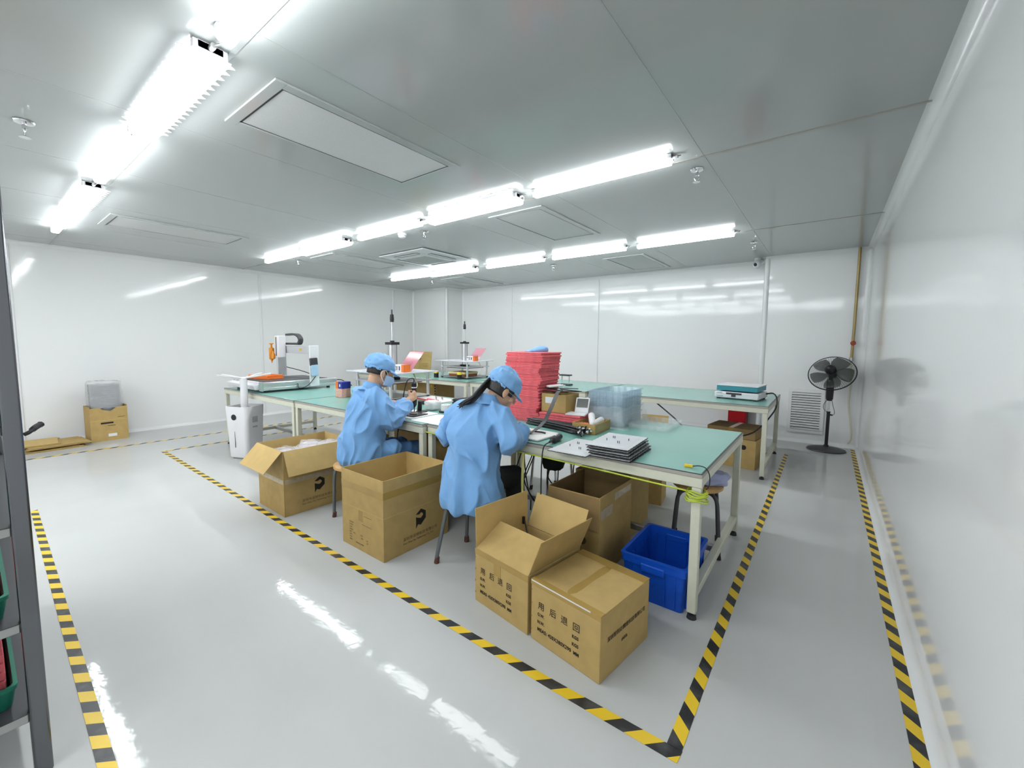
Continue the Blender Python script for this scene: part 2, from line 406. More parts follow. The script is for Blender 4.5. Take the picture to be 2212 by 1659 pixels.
rows = [(-3.1, 'added fill row farthest behind the camera'), (-1.6, 'the row behind the camera'), (0.722, 'the row over the steel rack'), (2.96, 'the middle row'), (5.31, 'the row nearest the back wall')]  # farthest row is out of view, added to brighten the side wall and cartons
xs = [-6.38, -5.25, -3.92, -2.68, -1.44, -0.2]
ordn = ['ceiling lamp at the far end', 'ceiling lamp second from the far end', 'ceiling lamp third from the far end', 'ceiling lamp fourth from the far end', 'ceiling lamp fifth from the far end', 'ceiling lamp at the camera end']
for ri, (y, rn) in enumerate(rows):
    for i, x in enumerate(xs):
        if i == 5 and ri > 1: continue
        if i == 5: x = 0.0-.25
        wide = (i in (1, 3)) and not (ri == 4 and i == 3)
        kind = 'wide toothed-edge' if wide else 'slim white'
        batten('ceiling_light', '%s %s, %s' % (kind, ordn[i], rn), x, y, wide)

# ---------------------------------------------------------------- ceiling supply panels
def supply(x, y, label, w_=0.63, l_=1.26):
    t = thing('ceiling_vent', label, 'air vent', (x, y, CZ), group='ceiling air panels')
    fr = MB(); f = .055; a, b = w_/2, l_/2
    for x0, x1, y0, y1 in ((-a, a, -b, -b+f), (-a, a, b-f, b), (-a, -a+f, -b+f, b-f), (a-f, a, -b+f, b-f)): fr.box(x0, x1, y0, y1, -.010, 0)
    fr.build('frame', 'ceil', t, bevel=.002)
    gp = MB(); g = .012; a2, b2 = a-f, b-f
    for x0, x1, y0, y1 in ((-a2, a2, -b2, -b2+g), (-a2, a2, b2-g, b2), (-a2, -a2+g, -b2, b2), (a2-g, a2, -b2, b2)): gp.box(x0, x1, y0, y1, -.004, -.0005)
    gp.build('gasket', 'darkgrey', t)
    MB().box(-a2+g, a2-g, -b2+g, b2-g, -.006, -.001).build('filter_screen', 'mesh', t)
    return t
supply(-2.46, 1.62, 'white ceiling air panel closest to the camera')
supply(-2.46, 3.94, 'white ceiling air panel behind the middle row lights, on the fan side')
supply(-2.44, 6.56, 'white ceiling air panel near the back wall on the fan side')
supply(-6.0, 1.61, 'white ceiling air panel beside the far end of the rack-side lights')
supply(-5.95, 3.93, 'white ceiling air panel beside the square air conditioner cassette')
supply(-5.93, 6.6, 'white ceiling air panel near the corner pillar')

t = thing('air_conditioner', 'square white cassette air conditioner set in the ceiling', 'air conditioner', (-4.81, 4.30, CZ))
p = MB(); s = .48
p.lathe([(s*1.414*.70, 0), (s*1.414, -.006), (s*1.414, -.022), (s*1.414*.72, -.035)], n=4, mx=RZ(pi/4)); p.build('panel', 'white', t, bevel=.01)
MB().lathe([(.30*1.414, -.034), (.30*1.414, -.040), (.27*1.414, -.048)], n=4, mx=RZ(pi/4)).build('intake_rim', 'white', t, bevel=.02)
g = MB().box(-.24, .24, -.24, .24, -.0505, -.047)
g.build('intake_grille', mat('grille_grey', (.50, .52, .51), .6, var=.15, scale=150), t)
for a in range(4):
    mx = RZ(a*pi/2)
    MB().box(-.25, .25, .325, .385, -.0385, -.034, mx).build('air_slot', 'darkgrey', t)
    MB().box(-.25, .25, .345, .378, -.041, -.037, mx).build('louvre', 'white', t)
o = thing('smoke_detector', 'round white smoke detector on the ceiling beside the middle row lights', 'smoke detector', (-4.0, 3.22, CZ))
MB().lathe([(.052, 0), (.052, -.012), (.046, -.016), (.042, -.038), (.03, -.045), (0, -.046)], n=24).build('housing', 'white', o, smooth=True)
MB().lathe([(.047, -.020), (.047, -.027)], n=24).build('sensor_slot', 'greymetal', o)
def sprinkler(x, y, label):
    t = thing('sprinkler', label, 'sprinkler', (x, y, CZ), group='ceiling sprinklers')
    MB().lathe([(.012, 0), (.045, -.003), (.042, -.010), (.012, -.013)], n=20).build('rosette', 'chrome', t, smooth=True)
    m = MB().cyl((0, 0, -.01), (0, 0, -.045), .011, n=10)
    m.tube(arc((.010, 0, -.04), (.026, 0, -.06), (0, 0, -.085), 6), .003, 6); m.tube(arc((-.010, 0, -.04), (-.026, 0, -.06), (0, 0, -.085), 6), .003, 6)
    m.build('nozzle', 'chrome', t, smooth=True)
    MB().lathe([(0, -.086), (.024, -.086), (.026, -.090), (0, -.090)], n=16).build('deflector', 'chrome', t)
for x, y, l in ((-3.71, 3.30, 'chrome ceiling sprinkler next to the smoke detector'), (-6.61, 3.29, 'chrome ceiling sprinkler at the far end of the middle row lights'), (-6.49, 5.97, 'tiny chrome ceiling sprinkler by the corner pillar'),
                (-.82, 3.31, 'chrome ceiling sprinkler just past the camera-side end of the middle light row'), (-.80, 6.06, 'chrome ceiling sprinkler above the security camera'), (-3.60, 5.94, 'chrome ceiling sprinkler in the middle of the back row lights'),
                (-3.72, .30, 'chrome ceiling sprinkler above the steel rack side')): sprinkler(x, y, l)
t = thing('security_camera', 'white dome security camera at the top of the back wall corner', 'security camera', (-.90, YR-.01, 2.585))
MB().cyl((.02, .20, .0), (.10, .02, .0), .02, n=12).cyl((.0, .02, .055), (0, .02, .0), .04, .05, n=20).build('bracket', 'white', t, smooth=True)
MB().ell((0, -.01, -.035), (.055, .055, .06)).build('body', 'white', t, smooth=True)
MB().ell((-.012, -.048, -.045), (.026, .022, .028)).build('lens', 'black', t, smooth=True)
t = thing('wall_vent', 'white louvred return air vent low on the back wall beside the fan', 'air vent', (-.21, YR, .447))
a, b, f = .21, .307, .045; m = MB()
for x0, x1, z0, z1 in ((-a, a, -b, -b+f), (-a, a, b-f, b), (-a, -a+f, -b+f, b-f), (a-f, a, -b+f, b-f)): m.box(x0, x1, -.022, -.001, z0, z1)
m.build('frame', 'trim', t, bevel=.003)
MB().box(-a+f, a-f, -.003, -.0005, -b+f, b-f).build('cavity', 'darkgrey', t)
n = 15
for i in range(n):
    z = -b+f+(2*b-2*f)*(i+.5)/n
    MB().box(-a+f, a-f, -.011, .011, -.0025, .0025, Matrix.Translation((0, -.013, z)) @ Matrix.Rotation(radians(40), 4, 'X') @ Matrix.Diagonal((1, 1.75, 1, 1))).build('louvre', 'trim', t)
t = thing('wall_pipe', 'brass-coloured pipe with red valve and hose in the wall corner', 'pipe', (.25, YR-.05, 0))
MB().tube([(0, 0, CZ-.005), (0, 0, 1.62), (-.005, 0, 1.2)], .017, 12).build('pipe', 'pipe', t, smooth=True)
m = MB().tube([(.0, -.02, 1.405)]+[(.025*cos(q*pi/6), -.03, 1.405+.025*sin(q*pi/6)) for q in range(13)], .006, 6); m.cyl((0, 0, 1.405), (0, -.04, 1.405), .012, n=10)
m.build('valve', 'redpaint', t, smooth=True)
MB().cyl((-.005, 0, 1.17), (-.005, 0, 1.215), .026, n=12).cyl((-.005, 0, 1.15), (-.005, 0, 1.17), .018, n=12).build('coupling', 'greymetal', t, smooth=True)
MB().tube(spline([(-.005, 0, 1.15), (.01, -.03, .9), (.0, -.04, .6), (.035, -.05, .35), (.05, -.06, .15), (.02, -.045, .07)], 8), .011, 10).build('hose', 'hose', t, smooth=True)
# ================================================================== workbenches
def workbench(label, x0, x1, y0, y1, cat='workbench', z=.76, legs=True, backrail=True):
    t = thing('workbench', label, cat, (x0, y0, 0), group='green-topped workbenches')
    w_, d = x1-x0, y1-y0
    MB().box(0, w_, 0, d, z-.022, z-.003).build('tabletop', 'edgeband', t, bevel=.002)
    MB().box(.001, w_-.001, .001, d-.001, z-.0045, z-.0006).build('mat_underside', 'black', t)
    MB().box(.009, w_-.009, .009, d-.009, z-.0007, z).build('green_mat', 'green', t)
    lw = .048; zf = z-.022
    fr = MB(); 
    for a, b, c, e in ((0, w_, .004, lw), (0, w_, d-lw, d-.004), (.004, lw, lw, d-lw), (w_-lw, w_-.004, lw, d-lw)): fr.box(a, b, c, e, zf-.052, zf)
    fr.build('apron_frame', 'offwhite', t, bevel=.004)
    for lx in (.004, w_-lw-.0):
        for ly in (.004, d-lw):
            l = MB().box(lx, lx+lw-.004, ly, ly+lw-.004, .035, zf-.052).build('leg', 'offwhite', t, bevel=.004)
            MB().cyl((lx+lw/2-.002, ly+lw/2-.002, .0), (lx+lw/2-.002, ly+lw/2-.002, .02), .024, .02).cyl((lx+lw/2, ly+lw/2, .02), (lx+lw/2, ly+lw/2, .04), .008).build('levelling_foot', 'rubber', l)
    for lx in (.006, w_-lw):
        MB().box(lx, lx+lw-.006, lw, d-lw, .11, .15).build('stretcher', 'offwhite', t, bevel=.004)
    MB().box(lw, w_-lw, d*.5-.02, d*.5+.02, .11, .15).build('long_stretcher', 'greymetal', t, bevel=.004)
    return t
workbench('green-topped workbench carrying the gantry robot', -6.37, -4.462, 2.112, 3.36)
workbench('green-topped workbench where the masked worker sits', -4.455, -2.432, 2.125, 3.375)
workbench('green-topped workbench with the red foam tower and the bare corner', -2.424, -.45, 2.165, 3.395)
workbench('green-topped bench along the back wall holding the white scale', -2.43, -.445, 4.93, 6.25)
workbench('green-topped bench along the back wall behind the red foam tower', -4.44, -2.44, 4.86, 6.18)
workbench('green-topped bench along the back wall carrying the small press', -6.55, -4.46, 4.79, 6.11)
workbench('green-topped bench end under the standing flat carton by the corner pillar', -7.42, -6.57, 4.78, 6.13)

# ================================================================== stools
def stool(label, x, y, rot, seat='wood', zs=.45, r=.158, splay=.235, leg='stoolleg', ball=None):
    t = thing('stool', label, 'stool', (x, y, 0), rot, group='round stools')
    MB().lathe([(0, zs-.03), (r*.93, zs-.03), (r, zs-.022), (r, zs-.006), (r*.95, zs), (0, zs)], n=40).build('seat', seat, t, smooth=True)
    MB().lathe([(r*.62, zs-.045), (r*.66, zs-.045), (r*.66, zs-.03), (r*.62, zs-.03)], n=32).build('under_ring', leg, t)
    for i in range(4):
        a = i*pi/2; e = V((cos(a), sin(a), 0))
        pts = [e*.05+V((0, 0, zs-.042)), e*(r*.62)+V((0, 0, zs-.042)), e*(r*.95)+V((0, 0, zs-.06)), e*(r*1.1)+V((0, 0, zs-.13)), e*splay+V((0, 0, .03))]
        l = MB().tube(spline(pts, 5), .0125, 10).build('leg', leg, t, smooth=True)
        MB().cyl(e*(splay+.0)+V((0, 0, 0)), e*(splay-.006)+V((0, 0, .04)), .0165, .015, n=12).build('rubber_foot', 'rust' if leg == 'stoolleg' else 'rubber', l, smooth=True)
    return t
stool('round wooden stool under the masked worker', -2.865, 1.83, radians(30), splay=.2, r=.172)
stool('round stool under the ponytailed worker, grey tube legs', -1.745, 1.94, radians(53))
stool('wooden stool with black legs behind the blue crate, cloths on its seat', -.655, 3.02, radians(57), leg='darkgrey', splay=.20)
stool('stool with chrome legs tucked under the foam tower workbench', -1.98, 3.30, radians(20), seat='black', leg='chrome', splay=.2)
stool('dark-legged stool between the robot workbench and the back bench', -5.0, 3.85, radians(30), leg='stoolleg', seat='wood')

# ================================================================== cartons
def panel(name, m_out, p0, ex, ey, L, H, th, parent, min_=None):
    """a cardboard sheet: corner p0, along ex (L) and ey (H), thickness th on the inside"""
    ex, ey = V(ex).normalized(), V(ey).normalized(); n = ex.cross(ey)
    mx = axes(p0, ex, ey, n)
    return MB().box(0, L, 0, H, -th, 0, mx).build(name, m_out, parent)
def open_box(label, x, y, rot, sx, sy, h, flaps=(), name='carton', m='card', th=.005, cat='cardboard box', group=None, fl=None, bottom=True, minside='cardin', creases=(), notch=None):
    """open carton; flaps: list of (side, length, angle) angle 0 = straight up, 90 = level outward, 180 = hanging down; sides: s=-y n=+y w=-x e=+x"""
    t = thing(name, label, cat, (x, y, 0), rot, group)
    a, b = sx/2, sy/2
    b_ = MB()
    b_.box(-a, a, -b, -b+th, 0, h).box(-a, a, b-th, b, 0, h).box(-a, -a+th, -b+th, b-th, 0, h).box(a-th, a, -b+th, b-th, 0, h).box(-a+th, a-th, -b+th, b-th, 0.001, .006)
    body = b_.build('body', m, t, bevel=.0012, seg=1)
    # lighter inside liner
    li = MB(); e = .0006
    li.box(-a+th, a-th, -b+th, -b+th+e, .006, h-.002).box(-a+th, a-th, b-th-e, b-th, .006, h-.002).box(-a+th, -a+th+e, -b+th, b-th, .006, h-.002).box(a-th-e, a-th, -b+th, b-th, .006, h-.002)
    li.build('inner_liner', minside, t)
    S = {'s': ((-a, -b, h), (1, 0, 0), (0, -1, 0), sx), 'n': ((a, b, h), (-1, 0, 0), (0, 1, 0), sx),
         'w': ((-a, b, h), (0, -1, 0), (-1, 0, 0), sy), 'e': ((a, -b, h), (0, 1, 0), (1, 0, 0), sy)}
    for sd, L, ang in flaps:
        p, ex, out, wd = S[sd]; up = V((0, 0, 1))*cos(radians(ang))+V(out)*sin(radians(ang))
        exv = V(ex); nrm = exv.cross(up)
        # outside face = printed side; thin cardboard, liner colour on the face turned up
        mx = axes(V(p)+exv*.004, exv, up, nrm); Lw = wd-.008
        f = MB().box(0, Lw, 0.001, L, -th*.8, 0, mx).build('flap', m, t, bevel=.001, seg=1)
        MB().box(.001, Lw-.001, .003, L-.001, -th*.8-.0006, -th*.8, mx).build('flap_inside', minside, f)
    return t
def tapestrip_on(t, x0, x1, y0, y1, z0, z1, m='ptape', name='packing_tape'):
    return MB().box(x0, x1, y0, y1, z0, z1).build(name, m, t)
def logo(t, mx, m='ink'):
    outer = [(.0, .066), (.046, .094), (.090, .066), (.086, .008), (.044, -.026), (.018, -.010), (.002, -.036), (.002, .030), (.040, .034), (.062, .048), (.060, .062), (.044, .070), (.030, .062)]
    out = [(.000, .064), (.046, .094), (.088, .070), (.088, .020), (.044, -.018), (.018, -.008), (.002, -.034), (.002, .046), (.018, .038), (.044, .030), (.064, .046), (.060, .060), (.046, .068), (.030, .058)]
    return MB().prism([(a, b) for a, b in out], 0, .0003, mx).build('printed_logo', m, t)
def corner_open(label, A, rot, sx, sy, h, **k):
    """A = near (front) corner: local (+sx/2, -sy/2)"""
    c = V((A[0], A[1], 0)) + RZ(rot) @ V((-sx/2, sy/2, 0))
    return open_box(label, c.x, c.y, rot, sx, sy, h, **k)

def band(a, b, z0, z1, q=.0009):
    return MB().box(-a-q, a+q, -b-q, -b, z0, z1).box(-a-q, a+q, b, b+q, z0, z1).box(-a-q, -a, -b, b, z0, z1).box(a, a+q, -b, b, z0, z1)
# carton with plastic-wrapped parts (flaps hanging)
b1 = corner_open('open carton with flaps folded down, packed with plastic-wrapped parts', (-3.325, 1.478), radians(-1), .475, .60, .53,
                 flaps=(('e', .205, 157), ('s', .205, 137)), group='cartons with the black arrow emblem')
eX = lambda a, b, off: axes((a, b, off), (0, 1, 0), (0, 0, 1), (1, 0, 0))    # on a +x face
eS = lambda a, off, z: axes((a, off, z), (1, 0, 0), (0, 0, 1), (0, -1, 0))   # on a -y face
logo(b1, axes((.2378, -.30+.246, .168), (0, 1, 0), (0, 0, 1), (1, 0, 0)))
text('printed_text', '深圳市派特科技有限公司', .026, eX(.2378, -.30+.14, .085), 'inkfaint', b1, spacing=1.08)
text('printed_text', 'Shen Zhen Pet Technology Co., Ltd', .019, eX(.2378, -.30+.14, .060), 'inkfaint', b1)
MB().box(-.236, .236, -.3012, -.300, .262, .30).build('packing_tape', 'ptapeclear', b1)
MB().box(.2375, .2384, -.29, .29, .262, .30).build('packing_tape', 'ptapeclear', b1)
# tall taped carton
b2 = corner_open('tall empty open carton with taped upper collar beside the ponytailed worker', (-2.142, 1.545), radians(-.5), .472, .560, .527,
                 group='cartons with the black arrow emblem')
band(.236, .28, .405, .45).build('packing_tape', 'ptape', b2)
band(.236, .28, .282, .286, .0004).build('crease', 'cardin', b2)
MB().box(.2362, .2378, -.283, -.279, .27, .305).build('torn_corner', 'ptapeclear', b2)
logo(b2, eX(.2366, -.28+.257, .166))
text('printed_text', '深圳市派特科技有限公司', .026, eX(.2366, -.28+.15, .082), 'inkfaint', b2, spacing=1.1)
text('printed_text', 'Shen Zhen Pet Technology Co., Ltd', .018, eX(.2366, -.28+.15, .057), 'inkfaint', b2)
fx = -.236; yy = -.2805
for i, s_ in enumerate(('ITEM NO', 'P.O.NO', 'C.NO', 'MODEL', 'QTY      PCS', 'G.W.', 'N.W.', 'MEAS')):
    text('printed_text', s_, .0125, eS(fx+.088, yy, .168-.0175*i), 'inkfaint', b2)
for s_, u, z in (('KGS', .218, .102), ('KGS', .222, .083), ('CM', .282, .083), ('CM', .284, .066), ('MADE IN CHINA', .16, .040)):
    text('printed_text', s_, .0125, eS(fx+u, yy, z), 'inkfaint', b2)
MB().box(fx+.198, fx+.245, -.2808, -.2800, .205, .275).build('packing_tape', 'ptape', b2)
m = MB()
MB().box(fx+.256, fx+.343, -.2808, -.2800, .2465, .248).build('printed_line', 'inkfaint', b2)
MB().box(fx+.235, fx+.343, -.2808, -.2800, .185, .1865).build('printed_line', 'inkfaint', b2)

def shipping_print(t, sx, sy, right=True):
    f = -sx/2; y = -sy/2-.0014
    for s_, u in (('用', .043), ('后', .112), ('退', .176), ('回', .240)): text('printed_text', s_, .040, eS(f+u, y, .171), 'ink', t)
    for s_, u, z, sz in (('G.W.', .041, .134, .021), ('N.W.', .041, .098, .021), ('KGS', .239, .132, .021), ('KGS', .239, .097, .021), ('MEAS: 420X380X290', .041, .061, .0235), ('MM', .247, .060, .022)):
        text('printed_text', s_, sz, eS(f+u, y, z), 'ink', t, xs=.86, bold=.0006, spacing=1.10 if s_[:2] == 'ME' else 1.05)
    if right:
        text('printed_text', '深圳智利达精密科技有限公司', .0245, eX(sx/2+.0014, -sy/2+.05, .158), 'ink', t)
        text('printed_text', 'zhilida', .024, eX(sx/2+.0014, -sy/2+.163, .107), 'ink', t, xs=.82)
b3 = open_box('open shipping carton with four flaps up, printed 420X380X290, at the worker\'s stool', -1.222, 1.800, radians(-8.3), .385, .415, .293,
              flaps=(('w', .215, 2), ('n', .20, 24), ('e', .205, 22), ('s', .205, -62)), group='shipping cartons printed 420X380X290')
shipping_print(b3, .385, .415, False)
MB().box(-.1935, .1935, -.2085, -.2075, .262, .294).build('packing_tape', 'ptape', b3)
MB().box(-.045, .005, -.2087, -.2075, .205, .262).build('packing_tape', 'ptape', b3)
m = MB()
for z in (.05, .115, .18, .245): m.prism([(-.192, z-.008), (-.184, z), (-.192, z+.008)], 0, .0003, axes((0, -.2083, 0), (1, 0, 0), (0, 0, 1), (0, -1, 0)))
m.build('torn_marks', 'carddark', b3)
b4 = thing('carton', 'closed taped shipping carton printed 420X380X290 at the corner of the floor tape', 'cardboard box', (-.8225, 1.738, 0), radians(-8.5), group='shipping cartons printed 420X380X290')
sx, sy, h = .38, .406, .292
bd = MB(); nx_, ny_ = 12, 12
# closed body with slightly bulging top
vs = []; fs = []
for jy in range(ny_+1):
    for ix in range(nx_+1):
        u, v_ = ix/nx_, jy/ny_
        sag = -.012*math.exp(-((u-.5)/.10)**2)*(1-abs(2*v_-1)**4) + .004*sin(pi*u)*sin(pi*v_)
        vs.append((-sx/2+sx*u, -sy/2+sy*v_, h+sag*.6))
for jy in range(ny_):
    for ix in range(nx_):
        a = jy*(nx_+1)+ix; fs.append((a, a+1, a+nx_+2, a+nx_+1))
bd.add(vs, fs)
bd.box(-sx/2, sx/2, -sy/2, sy/2, 0, h-.003)
bd.build('body', 'card', b4, bevel=.003, seg=2)
MB().box(-.028, .028, -sy/2-.001, sy/2+.001, h-.007, h-.0028).build('packing_tape', 'ptape', b4)
MB().box(-sx/2-.001, sx/2+.001, sy/2-.052, sy/2+.0014, h-.0006, h+.0022).build('packing_tape', 'ptape', b4)
MB().box(-sx/2-.001, sx/2+.001, -sy/2-.0010, -sy/2+.030, h-.0006, h+.0024).build('packing_tape', 'ptape', b4)
MB().box(-sx/2-.001, sx/2+.001, -sy/2-.0012, -sy/2-.0002, h-.022, h-.0005).build('packing_tape', 'ptape', b4)
MB().box(-sx/2+.002, sx/2-.05, -sy/2-.0014, -sy/2-.0008, h-.005, h+.001).build('torn_edge', 'paper', b4)
shipping_print(b4, sx, sy)
m = MB()
for z in (.05, .115, .18, .245): m.prism([(-.189, z-.008), (-.181, z), (-.189, z+.008)], 0, .0003, axes((0, -sy/2-.0012, 0), (1, 0, 0), (0, 0, 1), (0, -1, 0)))
m.build('torn_marks', 'carddark', b4)

# tall carton under the bench, one flap hanging, dark inside
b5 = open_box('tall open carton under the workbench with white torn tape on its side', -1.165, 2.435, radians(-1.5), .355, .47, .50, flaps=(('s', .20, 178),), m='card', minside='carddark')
MB().box(.1772, .1790, -.22, -.06, .36, .42).build('torn_tape', 'ptapeclear', b5)
MB().box(.1772, .1790, -.03, .21, .43, .475).build('torn_tape', 'ptapeclear', b5)
MB().lathe([(.020, 0), (.026, 0), (.026, .0004), (.020, .0004)], n=24, mx=axes((.07, -.2362, .22), (1, 0, 0), (0, 0, 1), (0, -1, 0))).build('printed_symbol', 'inkfaint', b5)
text('printed_text', 'P', .045, axes((.015, -.2362, .205), (1, 0, 0), (0, 0, 1), (0, -1, 0)), 'inkfaint', b5)
def closed_box(label, x, y, rot, sx, sy, h, m='card', z=0, tape=True, name='carton', group=None):
    t = thing(name, label, 'cardboard box', (x, y, z), rot, group)
    MB().box(-sx/2, sx/2, -sy/2, sy/2, 0, h).build('body', m, t, bevel=.004)
    if tape:
        m_ = MB().box(-.025, .025, -sy/2-.0008, sy/2+.0008, h-.05, h+.0008); m_.build('packing_tape', 'ptape', t)
    return t
b6 = closed_box('brown carton standing behind the tall open carton under the workbench', -1.26, 3.02, radians(2), .40, .50, .455)
MB().box(.0, .001, 0, .001, 0, .001)
text('printed_text', 'NOMO', .05, axes((-.12, -.2512, .39), (1, 0, 0), (0, 0, 1), (0, -1, 0)), 'ink', b6)
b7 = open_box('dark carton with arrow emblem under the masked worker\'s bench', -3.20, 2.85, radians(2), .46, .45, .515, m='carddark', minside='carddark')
logo(b7, axes((.02, -.2266, .27), (1, 0, 0), (0, 0, 1), (0, -1, 0)))
closed_box('brown carton under the bench behind the white table legs', -2.66, 2.82, radians(0), .42, .5, .50)
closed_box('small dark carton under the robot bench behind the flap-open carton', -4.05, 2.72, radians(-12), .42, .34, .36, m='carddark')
# cartons under the back bench, scale end
b8 = open_box('lower brown carton with printed oval under the scale end of the back bench', -.725, 5.47, radians(-6), .36, .42, .33)
MB().lathe([(.022, 0), (.027, 0), (.027, .0004), (.022, .0004)], n=24, mx=axes((.06, -.2113, .24), (1, 0, 0), (0, 0, 1), (0, -1, 0))).build('printed_symbol', 'ink', b8)
MB().prism([(-.03+.045*cos(q*pi/10)*1.0, .012*sin(q*pi/10)) for q in range(20)], 0, .0004, axes((.0, -.2113, .24), (1, 0, 0), (0, 0, 1), (0, -1, 0))).build('printed_mark', 'ink', b8)
b9 = closed_box('flat dark carton lying on the carton under the scale end of the back bench', -.80, 5.46, radians(-7), .50, .40, .115, m='carddark', z=.332)
# carton of flaps behind the bench
b10 = open_box('open carton behind the workbench, only its raised flaps showing', -1.20, 3.70, radians(8), .24, .26, .62, flaps=(('w', .17, 4), ('n', .12, 10), ('e', .10, 50)))
# flattened cartons against the bench end by the corner
sh = thing('flat_carton', 'flattened carton sheet standing on the back bench by the corner pillar', 'cardboard sheet', (-6.98, 6.06, .76), 0)
MB().box(-.36, -.14, 0, .012, 0, .42, Matrix.Rotation(radians(-6), 4, 'X')).build('back_panel', 'card', sh)
MB().box(-.15, .33, -.02, -.006, 0, .41, Matrix.Rotation(radians(-6), 4, 'X')).build('front_panel', 'card', sh)
MB().prism([(0, 0), (.05, .055), (.02, .05), (.03, .09), (-.01, .03)], 0, .0005, axes((.0, -.024, .22), (1, 0, 0), (0, .1, 1), (0, -1, .1))).build('printed_mark', 'ink', sh)
m = MB()
for i in range(4): m.box(-.05, .25, -.0005, 0, .05+.035*i, .054+.035*i, axes((0, -.0215, 0), (1, 0, 0), (0, .99, -.1), (0, .1, .99)))
m.build('printed_lines', 'inkfaint', sh)
b11 = closed_box('large brown carton with a yellow sticker under the back bench', -6.10, 5.62, 0, .66, .5, .66)
MB().box(.18, .25, -.2512, -.2503, .53, .585).build('sticker', 'yellow', b11)
for i in range(10): MB().box(.30, .3302, -.2515, -.2503, .10+.05*i, .125+.05*i).build('vent_slot', 'ink', b11)
closed_box('brown carton deep under the back bench beside the yellow-stickered one', -6.85, 5.66, 0, .7, .45, .6)
# carton against the left wall with wrapped grey boards
b12 = thing('carton', 'brown carton against the far wall holding plastic-wrapped grey boards', 'cardboard box', (-7.955, 1.175, 0), radians(90+4))
m = MB(); a, b, h = .195, .14, .47; th = .005
front = [(-a, 0), (a, 0), (a, h-.005), (a*.45, h-.01), (.02, h-.065), (-.06, h-.04), (-a*.5, h-.005), (-a, h-.01)]
m.prism(front, 0, th, axes((0, -b, 0), (1, 0, 0), (0, 0, 1), (0, -1, 0)))
m.box(-a, a, b-th, b, 0, h+.01).box(-a, -a+th, -b, b, 0, h+.01).box(a-th, a, -b, b, 0, h+.01).box(-a, a, -b, b, 0, .005)
m.build('body', 'card', b12)
MB().box(-a+.002, a-.002, -b-.0065, -b-.0052, .283, .289).build('crease', 'cardin', b12)
MB().box(-.02, .07, -b-.0066, -b-.005, .055, .095).build('paper_label', 'paper', b12)
m = MB().box(-.09, .04, -b-.0064, -b-.005, .235, .258).box(-.02, .06, -b-.0064, -b-.005, .205, .211).box(.09, .165, -b-.0064, -b-.005, .315, .320); m.build('printed_lines', 'ink', b12)
bs = MB()
bd_ = thing('wrapped_boards', 'stack of grey boards in clear plastic standing in the far-wall carton', 'packed boards', (-7.955, 1.175, .02), radians(90+4))
for i in range(11):
    z = .45+.030*i-.02; d = random.uniform(-.004, .004)
    MB().box(-.145+d, .145+d, -.09, .10, z, z+.024).build('board', 'silvergrey', bd_)
MB().box(-.14, .14, -.085, .095, .0, .425).build('lower_boards', 'silvergrey', bd_)
def blob_film(name, c, r, m, parent, seed=0, amp=.15, sq=.55):
    mb = MB(); mb.ell((0, 0, 0), (1, 1, 1), nu=28, nv=18); out = []
    for p in mb.v:
        q = V(p); s = max(abs(q.x), abs(q.y), abs(q.z)); q2 = q.lerp(q/s, sq)
        n = noise.noise(q*2.2+V((seed*3.1, 0, 0)))*amp+noise.noise(q*5+V((seed, 7, 0)))*amp*.5
        q2 = q2*(1+n); out.append((c[0]+q2.x*r[0], c[1]+q2.y*r[1], c[2]+max(q2.z, -1.0)*r[2]))
    mb.v = out
    return mb.build(name, m, parent, smooth=True)
blob_film('plastic_wrap', (0, .005, .605), (.175, .125, .20), 'film2', bd_, 3, .06, .9)
# flat folded cartons on the floor
for i, (dx, dy, w_, d_, rz, l) in enumerate(((0, 0, .95, .55, 3, 'bottom'), (-.02, -.03, .9, .5, -2, 'middle'), (.03, .05, .92, .5, 5, 'third'), (-.02, -.10, .62, .48, -4, 'top'))):
    t = thing('flat_carton', 'flattened brown carton, %s of the pile on the floor by the far wall' % {'bottom': 'lowest', 'middle': 'second up', 'third': 'third up', 'top': 'topmost'}[l], 'cardboard sheet', (-7.88+dx, .62+dy, .001+.022*i), radians(90+rz), group='flattened cartons on the floor')
    MB().box(-w_/2*.62, w_/2*.62, -d_/2, d_/2, 0, .008).build('lower_layer', 'card', t)
    MB().box(-w_/2*.62+.01, w_/2*.55, -d_/2+.006, d_/2, .011, .019).build('upper_layer', 'cardin' if l == 'top' else 'card', t)

# ================================================================== blue crate
t = thing('crate', 'blue plastic crate on the floor under the workbench corner', 'crate', (-.675, 2.40, 0), radians(0))
def rrect(a, b, r, n=5):
    out = []
    for cx, cy, s in ((a-r, -b+r, -pi/2), (a-r, b-r, 0), (-a+r, b-r, pi/2), (-a+r, -b+r, pi)):
        out += [(cx+r*cos(s+pi/2*i/n), cy+r*sin(s+pi/2*i/n)) for i in range(n+1)]
    return out
def loft(mb, loops, cap0=True, cap1=True):
    n = len(loops[0]); vs = [tuple(p) for L in loops for p in L]; fs = []
    for k in range(len(loops)-1): fs += [(k*n+i, k*n+(i+1) % n, (k+1)*n+(i+1) % n, (k+1)*n+i) for i in range(n)]
    if cap0: fs.append(tuple(range(n))[::-1])
    if cap1: fs.append(tuple(range((len(loops)-1)*n, len(loops)*n)))
    return mb.add(vs, fs)
a, b, h = .178, .235, .245
lp = lambda a_, b_, z, r=.022: [(x, y, z) for x, y in rrect(a_, b_, r)]
m = MB()
